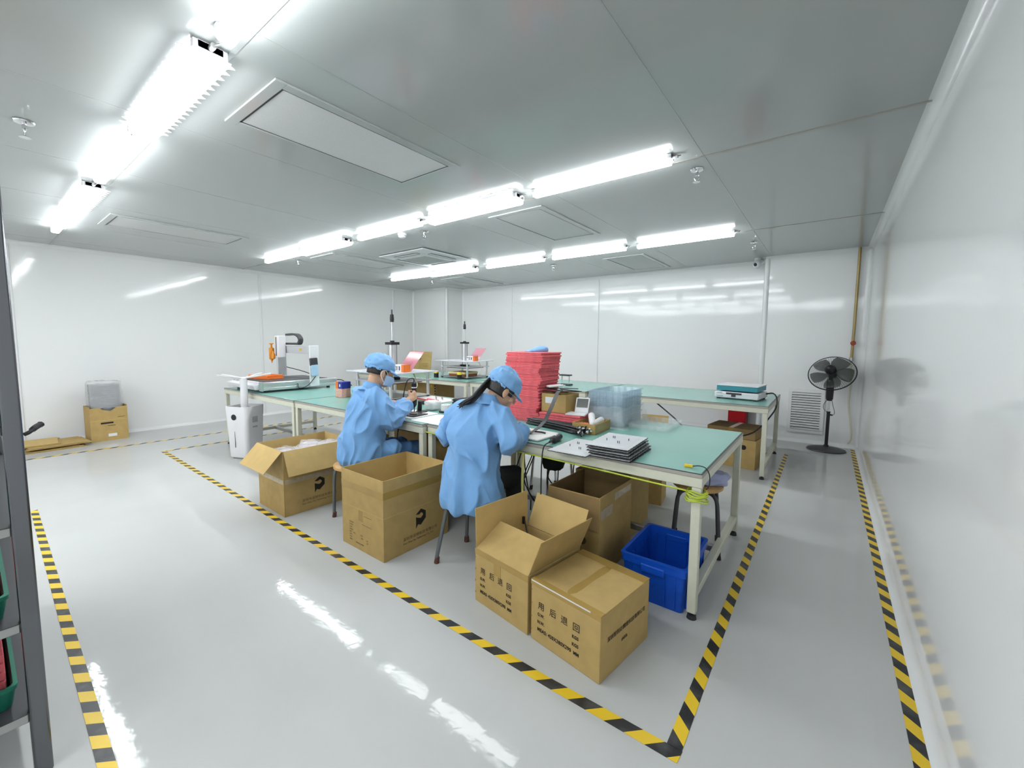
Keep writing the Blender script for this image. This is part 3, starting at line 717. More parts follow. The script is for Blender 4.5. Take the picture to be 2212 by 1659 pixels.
loft(m, [lp(a-.025, b-.025, 0), lp(a-.012, b-.012, h-.05), lp(a-.012, b-.012, h-.046), lp(a-.004, b-.004, h-.046), lp(a-.004, b-.004, h-.010), lp(a, b, h-.010), lp(a, b, h), lp(a-.018, b-.018, h), lp(a-.018, b-.018, h-.05), lp(a-.030, b-.030, .006)])
for sx_ in (-1, 1):
    for px in (-.115, -.062, .062, .115):
        m.box(px-.003, px+.003, sx_*(b-.020)-.010, sx_*(b-.020)+.010, .012, h-.046)
    for py in (-.17, -.10, -.05, .05, .10, .17):
        m.box(sx_*(a-.020)-.010, sx_*(a-.020)+.010, py-.003, py+.003, .012, h-.046)
m.build('body', 'blue', t, smooth=True)
for sy in (-1, 1): MB().box(-.062, .062, sy*(b-.010)-.012, sy*(b-.010)+.012, h-.075, h-.03).build('handle', 'blue', t, bevel=.006)
# ================================================================== standing fan
t = thing('fan', 'black pedestal fan standing before the louvred vent', 'fan', (.045, 6.88, 0), 0)
MB().lathe([(0, 0), (.205, 0), (.212, .006), (.205, .018), (.15, .034), (.05, .045), (.028, .052), (.028, .07), (0, .07)], n=48).build('base', 'darkgrey', t, smooth=True)
MB().cyl((0, 0, .06), (0, 0, .50), .019, n=16).cyl((0, 0, .50), (0, 0, .515), .022, n=16).build('pole', 'black', t, smooth=True)
MB().cyl((.015, 0, .47), (.045, -.005, .47), .010, n=10).build('height_knob', 'black', t, smooth=True)
MB().cyl((0, 0, .50), (0, 0, .66), .0125, n=14).build('inner_pole', 'alu', t, smooth=True)
MB().lathe([(.026, .655), (.038, .68), (.042, .80), (.038, .90), (.030, .925), (0, .93)], n=20).build('control_box', 'black', t, smooth=True)
hd = V((0, .02, 1.03)); ax = V((.20, .80, -.56)).normalized()      # blowing direction: away and down
zx = ax.orthogonal().normalized(); hx = axes(hd, V((1, -.2, 0)), ax.cross(V((1, -.2, 0))), ax)
def H(*p): return tuple(hx @ V(p))
MB().ell(H(0, 0, -.05), (.062, .062, .085), hx.to_3x3().to_4x4()).build('motor_housing', 'black', t, smooth=True)
MB().cyl((0, 0, .90), H(0, 0, -.06), .022, .028, n=14).build('neck', 'black', t, smooth=True)
R = .252; m = MB()
for zz, rr in ((.03, R), (.035, R*1.012)): m.tube([H(rr*cos(q*2*pi/48), rr*sin(q*2*pi/48), zz) for q in range(48)], .005, 6, closed=True)
m.build('guard_ring', 'black', t, smooth=True)
m = MB()
for q in range(60):
    c, s_ = cos(q*2*pi/60), sin(q*2*pi/60)
    m.tube([H(.05*c, .05*s_, -.035), H(.12*c, .12*s_, -.05), H(.20*c, .20*s_, -.02), H(R*c, R*s_, .03)], .0011, 4)
m.build('rear_guard', 'darkgrey', t)
m = MB()
for q in range(60):
    c, s_ = cos(q*2*pi/60), sin(q*2*pi/60)
    m.tube([H(.03*c, .03*s_, .085), H(.13*c, .13*s_, .088), H(.21*c, .21*s_, .068), H(R*c, R*s_, .037)], .0011, 4)
m.build('front_guard', 'darkgrey', t)
MB().lathe([(0, .094), (.04, .092), (.045, .085), (.045, .08)], n=20, mx=hx).build('guard_badge', 'black', t)
MB().cyl(H(0, 0, -.01), H(0, 0, .055), .035, .03, n=18).build('blade_hub', 'black', t, smooth=True)
for k_ in range(5):
    mb = MB(); vs = []; ns = 7
    for i in range(ns):
        rr = .032+(.232-.032)*i/(ns-1); hw = .52+.42*sin(pi*min(1, i/(ns-1)*.85+.1))
        for jx in range(5):
            ang = k_*2*pi/5+hw*(jx/4-.5)*1.25+.15*i/(ns-1); z = .02+.03*(jx/4-.5)
            vs.append(H(rr*cos(ang), rr*sin(ang), z))
    mb.add(vs, [(i*5+q, i*5+q+1, (i+1)*5+q+1, (i+1)*5+q) for i in range(ns-1) for q in range(4)])
    o = mb.build('blade', 'smoke', t, smooth=True); sm = o.modifiers.new('thickness', 'SOLIDIFY'); sm.thickness = .0018
m = MB().tube(spline([(-.02, 0, .67), (-.055, -.01, .60), (-.05, -.01, .54), (-.02, 0, .51)], 6), .003, 6)
m.tube(spline([(.025, 0, .67), (.045, -.01, .58), (.062, -.01, .51), (.05, -.01, .475), (.01, 0, .485)], 6), .003, 6)
m.tube(spline([(-.035, -.06, 1.0), (-.038, -.05, .9), (-.035, -.045, .83)], 5), .003, 6); m.cyl((-.035, -.045, .80), (-.035, -.045, .83), .012, .006, n=10)
m.build('power_cord', 'black', t, smooth=True)
# ================================================================== humidifier
t = thing('humidifier', 'white tower humidifier with a four-armed top standing at the robot bench', 'humidifier', (-5.47, 2.02, 0), radians(25))
m = MB(); lq = lambda s, z: [(x, y, z) for x, y in rrect(s, s*.92, .045, 6)]
loft(m, [lq(.13, .02), lq(.133, .03), lq(.155, .60), lq(.155, .622), lq(.143, .622), lq(.140, .56)])
m.build('tank', 'white', t, smooth=True)
MB().add([(x, y, .585) for x, y in rrect(.140, .129, .03, 6)], [tuple(range(28))]).build('lid_recess', 'darkgrey', t) if False else MB().prism(rrect(.138, .126, .03, 6), .575, .59).build('lid_recess', 'darkgrey', t)
MB().prism(rrect(.11, .10, .03, 6), 0, .022).build('foot_base', 'greymetal', t)
MB().lathe([(0, 0), (.030, 0), (.034, .004), (.034, .006)], n=28, mx=axes((-.02, -.1395, .50), (1, 0, 0), (0, .03, 1), (0, -1, .03)) @ Matrix.Translation((0, 0, -.001))).build('dial', 'black', t, smooth=True)
MB().box(-.025, -.021, -.1345, -.130, .14, .33).build('water_window', 'darkgrey', t)
m = MB()
for i in range(6): m.box(.1502, .1512+.002, -.05+.013*i, -.042+.013*i, .43, .50)
m.box(.148, .1505, -.05, .02, .37, .385)
m.build('info_label', mat('grey_print', (.45, .45, .47), .5), t)
MB().cyl((0, 0, .575), (0, 0, .94), .040, .037, n=28).build('mist_pipe', 'white', t, smooth=True)
for k_, (ang, L) in enumerate(((264, .27), (236, .22), (92, .21), (62, .29))):
    a_ = radians(ang-25); e = V((cos(a_), sin(a_), 0)); q = V((-e.y, e.x, 0))
    up = V((0, 0, 1))
    f0 = V((0, 0, .945)); vs = []
    for d_, hw, z in ((.0, .024, 0), (.06, .020, .010), (L*.6, .019, .030), (L, .016, .048)):
        c = f0+e*d_+up*z; vs += [tuple(c+q*hw+up*.010), tuple(c-q*hw+up*.010), tuple(c-q*hw*.8-up*.008), tuple(c+q*hw*.8-up*.008)]
    MB().add(vs, [(0, 1, 2, 3), (12, 15, 14, 13)]+[(i*4+j_, i*4+(j_+1) % 4, (i+1)*4+(j_+1) % 4, (i+1)*4+j_) for i in range(3) for j_ in range(4)]).build('mist_arm', 'white', t, bevel=.003)
MB().lathe([(.036, .925), (.034, .95), (.02, .96), (0, .962)], n=20).build('mist_head', 'white', t, smooth=True)
# ================================================================== steel rack beside the camera
t = thing('storage_rack', 'polished steel storage rack with shelves, cut by the picture edge', 'storage rack', (-1.925, .098, 0), 0)
pw = .042
for px, py in ((-pw, -pw), (-pw, -.62), (-1.3, -pw), (-1.3, -.62)):
    MB().box(px, px+pw, py, py+pw, .0, 2.1).build('post', 'steel', t, bevel=.006)
shz = (.22, .52, .83, 1.14, 1.45)
for z in shz:
    MB().box(-1.29, -.006, -.61, -.008, z-.002, z).build('shelf_board', 'darkgrey', t)
    m = MB().box(-.036, -.010, -.58, -.042, z-.032, z-.0021).box(-1.29, -1.262, -.58, -.042, z-.032, z-.0021).box(-1.26, -.042, -.036, -.010, z-.032, z-.0021).box(-1.26, -.042, -.61, -.585, z-.032, z-.0021)
    m.build('shelf_rail', 'greymetal', t, bevel=.003)
for si, z in enumerate(shz[:4]):
    for k_ in range(2):
        tr = thing('parts_tray', 'green parts tray on the steel rack, %s shelf, %s' % (('lowest', 'second lowest', 'middle', 'second highest')[si], ('beside the end post', 'set further along')[k_]), 'tray', (-2.26-.62*k_, -.168, z+.001), 0, group='green trays on the rack')
        a, b, h = .27, .21, .075
        m = MB(); loft(m, [lp(a-.015, b-.015, 0, .02), lp(a-.004, b-.004, h-.012, .02), lp(a, b, h-.012, .02), lp(a, b, h, .02), lp(a-.01, b-.01, h, .02), lp(a-.02, b-.02, .005, .02)])
        m.build('body', 'greentray', tr, smooth=True)
        n = 5
        for q in range(n):
            zz = z+.012+.030*q
            if si < 2:
                o = tag(MB().box(-.20+random.uniform(-.01, .01), .20, -.15, .188, 0, .026).build('foam_sheet', 'red', bevel=.003, loc=(-2.26-.62*k_, -.168, zz)), 'red foam sheet %s in the %s-shelf green tray %s' % (('at the bottom', 'second up', 'third up', 'fourth up', 'on top')[q], ('lowest', 'second lowest')[si], ('at the end post', 'further along the rack')[k_]), 'foam sheet', 'red foam sheets on the rack')
            elif q < 3:
                o = tag(MB().box(-.20, .20+.01*q, -.15, .192, 0, .028).build('black_part', 'black' if q != 1 else 'platewhite', bevel=.004, loc=(-2.26-.62*k_, -.168, zz)), '%s part %s in the %s-shelf green tray %s' % ('black' if q != 1 else 'pale', ('at the bottom', 'in the middle', 'on top')[q], ('', '', 'middle', 'second highest')[si], ('at the end post', 'further along the rack')[k_]), 'part', 'parts on the rack')
lv = tag(MB().tube(spline([(-1.945, .10, 1.105), (-1.95, .112, 1.11), (-1.975, .125, 1.118), (-2.0, .14, 1.124)], 5), [.006]*8+[.009]*7+[.010], 8).build('lever', 'black', smooth=True), 'small black lever handle sticking out behind the steel rack post', 'handle')
# ================================================================== gantry dispensing robot
TZ = .76
t = thing('gantry_robot', 'white desktop gantry robot with amber syringe on the workbench end', 'robot', (-5.83, 2.66, TZ), 0)
MB().box(-.36, .40, -.44, .46, .045, .115).build('base', 'white', t, bevel=.004)
m = MB().box(.40, .47, -.47, .49, .025, .125).box(.47, .475, -.47, .49, .030, .060).box(.47, .475, -.47, .49, .085, .120); m.build('side_rail', 'alu', t, bevel=.003)
MB().box(-.43, -.36, -.47, .49, .025, .125).build('side_rail', 'alu', t, bevel=.003)
MB().box(.39, .478, -.485, -.47, .020, .128).build('rail_end_plate', mat('grey_green', (.32, .42, .38), .5), t, bevel=.002)
m = MB(); m.prism([(-.47, .105), (-.55, .09), (-.53, .035), (-.47, .03)], -.43, .39, axes((0, 0, 0), (0, 1, 0), (0, 0, 1), (1, 0, 0))); m.build('front_panel', 'white', t, bevel=.004)
MB().box(-.30, .38, -.40, .40, .115, .128).build('work_plate', 'darkgrey', t, bevel=.002)
for px, py in ((-.38, -.42), (.43, -.42), (-.38, .42), (.43, .38)): MB().cyl((px, py, 0), (px, py, .045), .022, n=14).build('rubber_foot', 'rubber', t)
yc = .16
MB().box(.475, .505, yc-.06, yc+.06, .04, .57).build('gantry_column', 'white', t, bevel=.004)
MB().box(.405, .474, yc-.05, yc+.05, .125, .56).build('column_cover', 'white', t, bevel=.004) if False else None
MB().box(-.46, -.40, yc-.06, yc+.06, .04, .56).build('gantry_column', 'alu', t, bevel=.004)
m = MB().box(-.46, .475, yc-.045, yc+.045, .46, .56); m.build('cross_beam', 'alu', t, bevel=.004)
MB().box(.20, .27, yc-.0465, yc-.045, .50, .53).build('maker_plate', 'gold', t, bevel=.001)
hd_ = MB().box(-.27, -.17, yc-.15, yc-.047, .40, .70).build('z_axis_head', 'white', t, bevel=.006)
MB().box(-.245, -.225, yc-.152, yc-.15, .42, .68).build('slot', 'black', hd_)
MB().box(-.30, -.27, yc-.14, yc-.09, .42, .70).build('tool_bracket', 'cream', hd_, bevel=.002)
sy = MB(); sy.lathe([(.006, 0), (.008, .03), (.032, .06), (.034, .20), (.030, .21), (.012, .215), (.012, .26), (.03, .265), (.03, .275), (0, .275)], c=(-.36, yc-.16, .32), n=20); sy.build('syringe', 'amber', hd_, smooth=True)
MB().lathe([(0, .35), (.024, .36), (.026, .42), (.012, .44), (.012, .47), (0, .47)], c=(-.29, yc-.17, .02), n=18).build('adhesive_valve', 'amber', hd_, smooth=True)
m = MB(); pts = [V((-.22, yc, .715)), V((.0, yc, .72)), V((.10, yc, .70)), V((.155, yc, .65)), V((.12, yc, .595)), V((.02, yc, .59)), V((-.22, yc, .59))]
sp_ = spline(pts, 6); vs = []; fs = []
for p in range(len(sp_)):
    d = (sp_[min(p+1, len(sp_)-1)]-sp_[max(p-1, 0)]).normalized(); n_ = V((-d.z, 0, d.x))
    vs += [tuple(sp_[p]+n_*.014+V((0, q, 0))) for q in (-.03, .03)]+[tuple(sp_[p]-n_*.014+V((0, q, 0))) for q in (.03, -.03)]
fs = [(i*4+k_, i*4+(k_+1) % 4, (i+1)*4+(k_+1) % 4, (i+1)*4+k_) for i in range(len(sp_)-1) for k_ in range(4)]+[(0, 1, 2, 3), tuple(range(len(vs)-4, len(vs)))[::-1]]
MB().add(vs, fs).build('cable_chain', 'darkgrey', t)
pd = MB().box(.507, .545, yc-.05, yc+.05, .30, .40, Matrix.Rotation(radians(4), 4, 'X')).build('teach_pendant', 'darkgrey', t, bevel=.01)
MB().box(.520, .55, yc-.045, yc+.04, .17, .31, Matrix.Rotation(radians(4), 4, 'X')).build('pendant_screen', mat('pale_blue_panel', (.42, .60, .80), .4), pd, bevel=.004)
m = MB().tube(spline([(.54, .15, .17), (.53, .05, .06), (.50, -.05, .03), (.485, -.06, .09)], 6), .005, 6)
m.tube(spline([(.45, .48, .10), (.5, .55, .09), (.52, .62, .04), (.53, .68, .006)], 6), .006, 6); m.tube(spline([(.45, .48, .06), (.5, .54, .04), (.5, .60, .02), (.5, .66, .006)], 6), .006, 6)
m.tube(spline([(-.40, yc+.06, .25), (-.1, .30, .2), (.1, .38, .14)], 6), .006, 6)
m.build('cables', 'black', t, smooth=True)
tr = thing('parts_tray', 'orange tray lying on the gantry robot work plate', 'tray', (-5.95, 2.47, TZ+.1285), radians(12))
MB().box(-.20, .20, -.12, .12, 0, .012).build('base', 'orange', tr, bevel=.003)
m = MB().box(-.19, .19, -.115, -.10, .012, .05).box(-.19, .19, .10, .115, .012, .05).box(-.19, -.175, -.10, .10, .012, .05).box(.175, .19, -.10, .10, .012, .05).box(-.02, .0, -.1, .1, .012, .04); m.build('rim', 'orange', tr, bevel=.003)

# ================================================================== pneumatic presses
def press(label, x, y, rz, boxlabel):
    t = thing('pneumatic_press', label, 'press', (x, y, TZ), rz, group='pneumatic presses')
    W, D, zt = .30, .26, .29
    MB().box(-W-.02, W+.02, -D-.02, D+.02, .018, .030).build('base_plate', 'greymetal', t, bevel=.002)
    for px, py in ((-W, -D), (W, -D), (-W, D), (W, D)):
        MB().cyl((px, py, 0), (px, py, .018), .018, n=12).build('foot', 'rubber', t)
        MB().cyl((px, py, .03), (px, py, zt), .017, n=16).build('guide_column', 'alu', t, smooth=True)
    MB().box(-W-.12, W+.10, -D-.07, D+.07, zt, zt+.012).build('top_plate', mat('clear_white_sheet', (.68, .68, .76), .2), t, bevel=.002)
    MB().box(-W-.035, W+.035, -D-.03, D+.03, .19, .205).build('moving_plate', 'alu', t, bevel=.002)
    MB().box(-W+.06, W-.04, -D+.05, D-.05, .172, .19).build('press_pad', 'brownred', t, bevel=.002)
    MB().box(-.06, .06, -.06, .06, .205, .225).build('coupling', 'black', t, bevel=.004)
    MB().cyl((0, 0, .225), (0, 0, .30), .016, n=14).build('ram', 'chrome', t, smooth=True)
    MB().cyl((0, 0, zt+.012), (0, 0, zt+.31), .043, n=24).build('cylinder', 'alu', t, smooth=True)
    m = MB()
    for a in range(4): m.cyl((.048*cos(a*pi/2+.8), .048*sin(a*pi/2+.8), zt+.012), (.048*cos(a*pi/2+.8), .048*sin(a*pi/2+.8), zt+.31), .006, n=8)
    m.build('tie_rod', 'greymetal', t, smooth=True)
    MB().box(-.058, .058, -.058, .058, zt+.305, zt+.335).cyl((0, 0, zt+.335), (0, 0, zt+.352), .026, n=18).build('cylinder_cap', 'black', t, bevel=.003)
    MB().cyl((0, 0, zt+.35), (0, 0, zt+.56), .0125, n=14).build('rod', 'chrome', t, smooth=True)
    MB().lathe([(0, zt+.56), (.022, zt+.562), (.024, zt+.60), (.020, zt+.645), (.012, zt+.652), (.008, zt+.66), (0, zt+.66)], n=18).build('stop_collar', 'black', t, smooth=True)
    MB().cyl((0, 0, zt+.655), (0, 0, zt+.70), .010, n=12).build('rod_tip', 'darkgrey', t, smooth=True)
    # control box on the top plate
    c = MB().box(.16, .345, -.12, -.03, zt+.012, zt+.09).build('control_box', 'white', t, bevel=.004)
    MB().box(.346, .349, -.118, -.032, zt+.015, zt+.092).box(.29, .349, -.118, -.032, zt+.0895, zt+.092).box(.305, .347, -.1215, -.12, zt+.012, zt+.09).build('orange_cover', 'orange', c)
    m = MB().box(.20, .24, -.1225, -.12, zt+.03, zt+.075); m.build('switch_plate', 'greymetal', c)
    MB().cyl((.22, -.122, zt+.052), (.22, -.130, zt+.052), .012, n=14).build('switch_knob', 'chrome', c)
    MB().box(.265, .28, -.1225, -.12, zt+.03, zt+.075).box(.17, .185, -.1225, -.12, zt+.06, zt+.075).build('slots', 'black', c)
    mx = axes((.09, .0, zt+.013), (.97, .22, 0), V((.40, .36, .80)), V((.97, .22, 0)).cross(V((.40, .36, .80))))
    MB().box(0, .19, 0, .26, 0, .004, mx).build('acrylic_guard', 'pinkfilm', t)
    MB().box(.03, .13, .05, .12, .0045, .006, mx).build('guard_print', mat('pink_print', (.50, .16, .20), .5), t)
    MB().tube(spline([(.06, 0, .35), (.20, .10, .30), (W+.06, .05, .16), (W+.05, .0, .06), (.25, D+.04, .02)], 6), .005, 6).build('air_hose', 'hose', t, smooth=True)
    return t
press('tall pneumatic press with pink guard behind the masked worker', -3.93, 3.00, 0, '')
pb = press('pneumatic press on the back bench by the corner pillar', -5.11, 5.46, 0, '')
f = MB().box(-.19, .19, -.2, .12, .031, .07); f.build('fixture_block', 'brownred', pb, bevel=.002)
MB().box(-.20, .20, -.21, .13, .0705, .105).build('fixture_top', 'cream', pb, bevel=.003)
for px in (-.37, .20):
    k_ = thing('push_button', 'yellow and black push button %s of the back bench press' % ('at the corner pillar side' if px < 0 else 'at the foam tower side'), 'push button', (-5.11+px, 5.46-.34, TZ), 0, group='push buttons of the back bench press')
    MB().cyl((0, 0, 0), (0, 0, .075), .042, n=18).build('base', 'black', k_, smooth=True)
    MB().lathe([(.044, .075), (.044, .10), (.036, .115), (0, .118)], n=18).build('cap', 'yellow', k_, smooth=True)
# orange/blue box on beige block
t = thing('tape_box', 'orange and blue box on a pink block behind the masked worker', 'box', (-4.32, 2.62, TZ+.101), radians(6))
MB().box(-.045, .045, -.06, .06, 0, .075).build('carton_body', 'navyblue' if False else mat('deep_blue_print', (.02, .04, .30), .5), t, bevel=.003)
MB().box(-.062, -.045, -.06, .06, 0, .075).box(-.062, -.02, -.0612, -.06, 0, .075).build('orange_end', 'orange', t, bevel=.002)
MB().box(.0, .02, -.0615, -.0605, .02, .05).build('white_label', 'paper', t)
tag(MB().box(-.06, .05, -.06, .06, 0, .1).build('foam_block', mat('pale_pink_foam', (.72, .42, .34), .8, var=.1, scale=60), bevel=.004, loc=(-4.33, 2.62, TZ), rotz=radians(6)), 'pale pink foam block under the orange and blue box', 'foam block')
tag(MB().box(-.05, .06, -.02, .02, 0, .02).build('foam_offcut', 'red', bevel=.004, loc=(-3.42, 2.16, TZ), rotz=radians(15)), 'pink foam offcut at the bench edge beside the masked worker\'s back', 'foam piece')

# ================================================================== red foam tower
n = 44; z = TZ
for i in range(n):
    f = i/(n-1); th = .0126
    dx = .032*f*f*(1.3-.3*f)+random.uniform(-.007, .007)+.006*sin(i*.8); dy = .018*f+random.uniform(-.007, .007)+.005*sin(i*.65+1)
    if i in (n-1, n-2): dx -= .008
    mb = MB().box(-.178, .178, -.145, .145, 0, th-.0004)
    o = mb.build('foam_sheet', 'red', bevel=.0032, seg=2, loc=(-1.975+dx, 2.905+dy, z), rotz=radians(random.uniform(-1.6, 1.6)+2.5*sin(i*.55)))
    pos = 'top' if i == n-1 else ('bottom' if i == 0 else None)
    names = ['', 'second', 'third', 'fourth', 'fifth', 'sixth', 'seventh', 'eighth', 'ninth', 'tenth', 'eleventh', 'twelfth', 'thirteenth', 'fourteenth', 'fifteenth', 'sixteenth', 'seventeenth', 'eighteenth', 'nineteenth', 'twentieth', 'twenty-first', 'twenty-second', 'twenty-third']
    lab = 'red foam sheet, topmost of the tall tower' if i == n-1 else 'red foam sheet, lowest of the tall tower' if i == 0 else \
          ('red foam sheet, %s up from the bottom of the tall tower' % names[i] if i < 22 else 'red foam sheet, %s down from the top of the tall tower' % names[n-1-i])
    tag(o, lab, 'foam sheet', 'red foam sheets of the tower'); z += th
FT = z
for i in range(5):
    o = MB().box(-.178, .178, -.12, .12, 0, .0178).build('foam_sheet', 'red', bevel=.004, loc=(-1.60+random.uniform(-.004, .004), 2.872+random.uniform(-.004, .004), TZ+.018*i), rotz=radians(random.uniform(-1, 1)))
    tag(o, 'red foam sheet, %s of the low pile under the small carton' % ['lowest', 'second up', 'middle', 'second from top', 'topmost'][i], 'foam sheet', 'red foam sheets of the low pile')
# blue cap on the tower
def cap_mesh(name, m, parent=None):
    mb = MB(); mb.ell((0, 0, 0), (1, 1, 1), nu=36, nv=20); out = []
    for p in mb.v:
        x, y, z_ = p
        z2 = z_ if z_ > -.35 else -.35-(z_+.35)*.15
        puff = 1+.05*sin(9*math.atan2(y, x))*max(0, 1-abs(z_))
        n_ = noise.noise(V(p)*3)*.06
        out.append((x*.088*(puff+n_), y*.068*(puff+n_), (z2+.35)*(.034+.016*x)*(1+n_)+.0))
    mb.v = out
    return mb.build(name, m, parent, smooth=True)
t = thing('bouffant_hat', 'blue work hat lying on top of the red foam tower', 'hat', (-1.945, 2.985, FT), radians(40))
cap_mesh('crown', 'cloth2', t)
vs = []; 
for i in range(13):
    a = radians(130+100*i/12)
    vs += [(.075*cos(a), .06*sin(a), .004), (.115*cos(a)+.0, .075*sin(a), .001), (.115*cos(a), .075*sin(a), .005), (.075*cos(a), .06*sin(a), .009)]
MB().add(vs, [(i*4+k_, i*4+(k_+1) % 4, i*4+4+(k_+1) % 4, i*4+4+k_) for i in range(12) for k_ in range(4)]+[(0, 1, 2, 3), (48, 51, 50, 49)]).build('visor', 'cloth2', t, smooth=True)

# small carton on the pile
t = thing('small_carton', 'small open brown carton with a paper label on the low foam pile', 'cardboard box', (-1.665, 2.885, TZ+.0905), radians(-2))
a, b, h, th = .112, .098, .145, .004
m = MB().box(-a, a, -b, -b+th, 0, h).box(-a, a, b-th, b, 0, h).box(-a, -a+th, -b, b, 0, h).box(a-th, a, -b, b, 0, h).box(-a, a, -b, b, 0, .004); m.build('body', 'card', t)
MB().box(-.075, .02, -b-.0012, -b-.0002, .07, .118).build('paper_label', 'paper', t)
MB().box(a+.0003, a+.0012, -b, b*.9, .005, .13).build('packing_tape', 'ptape', t)
for i in range(7):
    x, y = -1.665+random.uniform(-.07, .07), 2.885+random.uniform(-.05, .05)
    o = tag(MB().box(-.10, .10, -.008, .008, 0, .006).build('flat_cable', 'black', bevel=.002, loc=(x, y, TZ+.0905+.146+.006*i), rotz=radians(random.uniform(-40, 50))), 'black flat ribbon strip lying across the top of the small carton', 'ribbon strip', 'ribbon strips on the small carton')
for i, (rz) in enumerate((35, 28)):
    tag(MB().cyl((-.06, 0, 0), (.05, 0, .012), .008, n=10).cyl((.05, 0, .012), (.07, 0, .014), .004, n=8).build('connector_cable', 'paper', smooth=True, loc=(-1.70+.03*i, 2.85-.02*i, TZ+.0905+.197), rotz=radians(rz)), 'white connector lead on top of the small carton', 'connector lead', 'connector leads on the small carton')
rb = MB(); pts = spline([(-1.62, 2.80, TZ+.262), (-1.585, 2.70, TZ+.255), (-1.56, 2.58, TZ+.17), (-1.55, 2.46, TZ+.075), (-1.56, 2.33, TZ+.026), (-1.585, 2.27, TZ+.022)], 8)
vs = []; 
for i, p in enumerate(pts):
    w2 = V((.79, .61, 0))*.014; vs += [tuple(p-w2), tuple(p+w2), tuple(p+w2+V((0, 0, .003))), tuple(p-w2+V((0, 0, .003)))]
tag(rb.add(vs, [(i*4+k_, i*4+(k_+1) % 4, i*4+4+(k_+1) % 4, i*4+4+k_) for i in range(len(pts)-1) for k_ in range(4)]+[(0, 3, 2, 1), tuple(range(len(vs)-4, len(vs)))]).build('ribbon_cable', mat('grey_ribbon', (.07, .07, .075), .4)), 'dark grey ribbon running from the small carton down to the ponytailed worker\'s mat', 'ribbon cable')
# hygrometer
t = thing('thermo_hygrometer', 'white desk thermo-hygrometer with dark display tilted beside the small carton', 'thermo-hygrometer', (-1.482, 2.825, TZ+.0905), radians(12))
MB().box(-.075, .075, -.065, .055, 0, .012).build('base', 'white', t, bevel=.004)
mx = axes((-.03, .03, .012), (1, .12, 0), (.05, .28, .95), V((1, .12, 0)).cross(V((.05, .28, .95))))
c = MB().box(0, .105, 0, .115, -.012, 0, mx).build('body', 'white', t, bevel=.004)
MB().box(.010, .095, .038, .106, -.0005, .001, mx).build('display', 'screen', c)

# parts tray carton
t = thing('tray_carton', 'shallow open brown carton holding white tubes, in front of the wrapped crates', 'cardboard box', (-1.332, 2.765, TZ), radians(2))
a, b, h, th = .088, .135, .07, .004
m = MB().box(-a, a, -b, -b+th, 0, h).box(-a, a, b-th, b, 0, h).box(-a, -a+th, -b, b, 0, h).box(a-th, a, -b, b, 0, h).box(-a, a, -b, b, 0, .004); m.build('body', 'card', t)
MB().box(a+.0002, a+.001, -b, b, .004, .06).build('packing_tape', 'ptape', t)
for i, (x, y, rz, l) in enumerate(((-1.345, 2.80, 60, 'leaning up'), (-1.31, 2.82, 30, 'lying flat'))):
    q = MB().cap((-.06, 0, .02), (.055, 0, .06 if i == 0 else .03), .022, .026) ; tag(q.build('tube', 'paper', smooth=True, loc=(x, y, TZ+.03), rotz=radians(rz+60)), 'white tube %s in the shallow carton' % l, 'tube', 'white tubes in the shallow carton')
tag(MB().tube([(.035*cos(q*pi/10), .028*sin(q*pi/10), .012+.004*(q % 2)) for q in range(20)], .011, 8, closed=True).build('tape_ring', mat('orange_red', (.80, .16, .06), .5), smooth=True, loc=(-1.375, 2.72, TZ+.03)), 'orange-red tape ring in the shallow carton', 'tape ring')
# clear blue stacked trays in a bag
def ctray(label, x, y, z, m, rz=0, h=.045, group=None, name='clear_tray'):
    t = thing(name, label, 'tray', (x, y, z), rz, group)
    a, b = .148, .212; mb = MB()
    loft(mb, [lp(a-.012, b-.012, 0, .012), lp(a-.006, b-.006, h-.008, .012), lp(a, b, h-.008, .012), lp(a, b, h, .012), lp(a-.022, b-.022, h, .012), lp(a-.030, b-.030, .004, .012)])
    q = mb
    for sy in (-1, 1):
        for k_ in range(5): q.cyl((-.11+.055*k_, sy*(b-.012), .0), (-.11+.055*k_, sy*(b-.012), h), .012, n=8)
    for sx_ in (-1, 1):
        for k_ in range(7): q.cyl((sx_*(a-.012), -.165+.055*k_, .0), (sx_*(a-.012), -.165+.055*k_, h), .012, n=8)
    q.build('body', m, t, smooth=True)
    return t
for i in range(6):
    ctray('clear blue plastic tray, %s of the stack in the plastic bag' % ['lowest', 'second up', 'third up', 'fourth up', 'second from top', 'topmost'][i], -1.325, 3.172, TZ+.004+.044*i, 'bluetray', 0, group='clear trays in the bag')
ctray('clear empty plastic tray lying alone on the green workbench', -1.02, 3.235, TZ+.001, 'clear', radians(1), .03, name='clear_tray')
t = thing('plastic_bag', 'crumpled clear plastic bag around the stack of clear blue trays', 'plastic bag', (-1.335, 3.165, TZ), 0)
mb = MB(); nu, nv = 72, 16; vs = []
for jv in range(nv+1):
    f = jv/nv; zz = .002+.155*f
    for iu in range(nu):
        a_ = 2*pi*iu/nu; q = V((cos(a_), sin(a_), 0)); s_ = max(abs(q.x)/.165, abs(q.y)/.226)
        base = q/s_
        nn = noise.noise(V((cos(a_)*2.2, sin(a_)*2.2, f*2.0)))*.030+noise.noise(V((cos(a_)*6, sin(a_)*6, f*5)))*.012
        sk = .055*(1-f)**2*(1+.6*noise.noise(V((cos(a_)*3+5, sin(a_)*3, 0))))
        p = base+q*(nn+sk+.012)
        if p.y > .222: p.y = .222
        vs.append((p.x, p.y, zz+.02*noise.noise(V((cos(a_)*3, sin(a_)*3, 9)))*f))
mb.add(vs, [(j_*nu+i, j_*nu+(i+1) % nu, (j_+1)*nu+(i+1) % nu, (j_+1)*nu+i) for j_ in range(nv) for i in range(nu)])
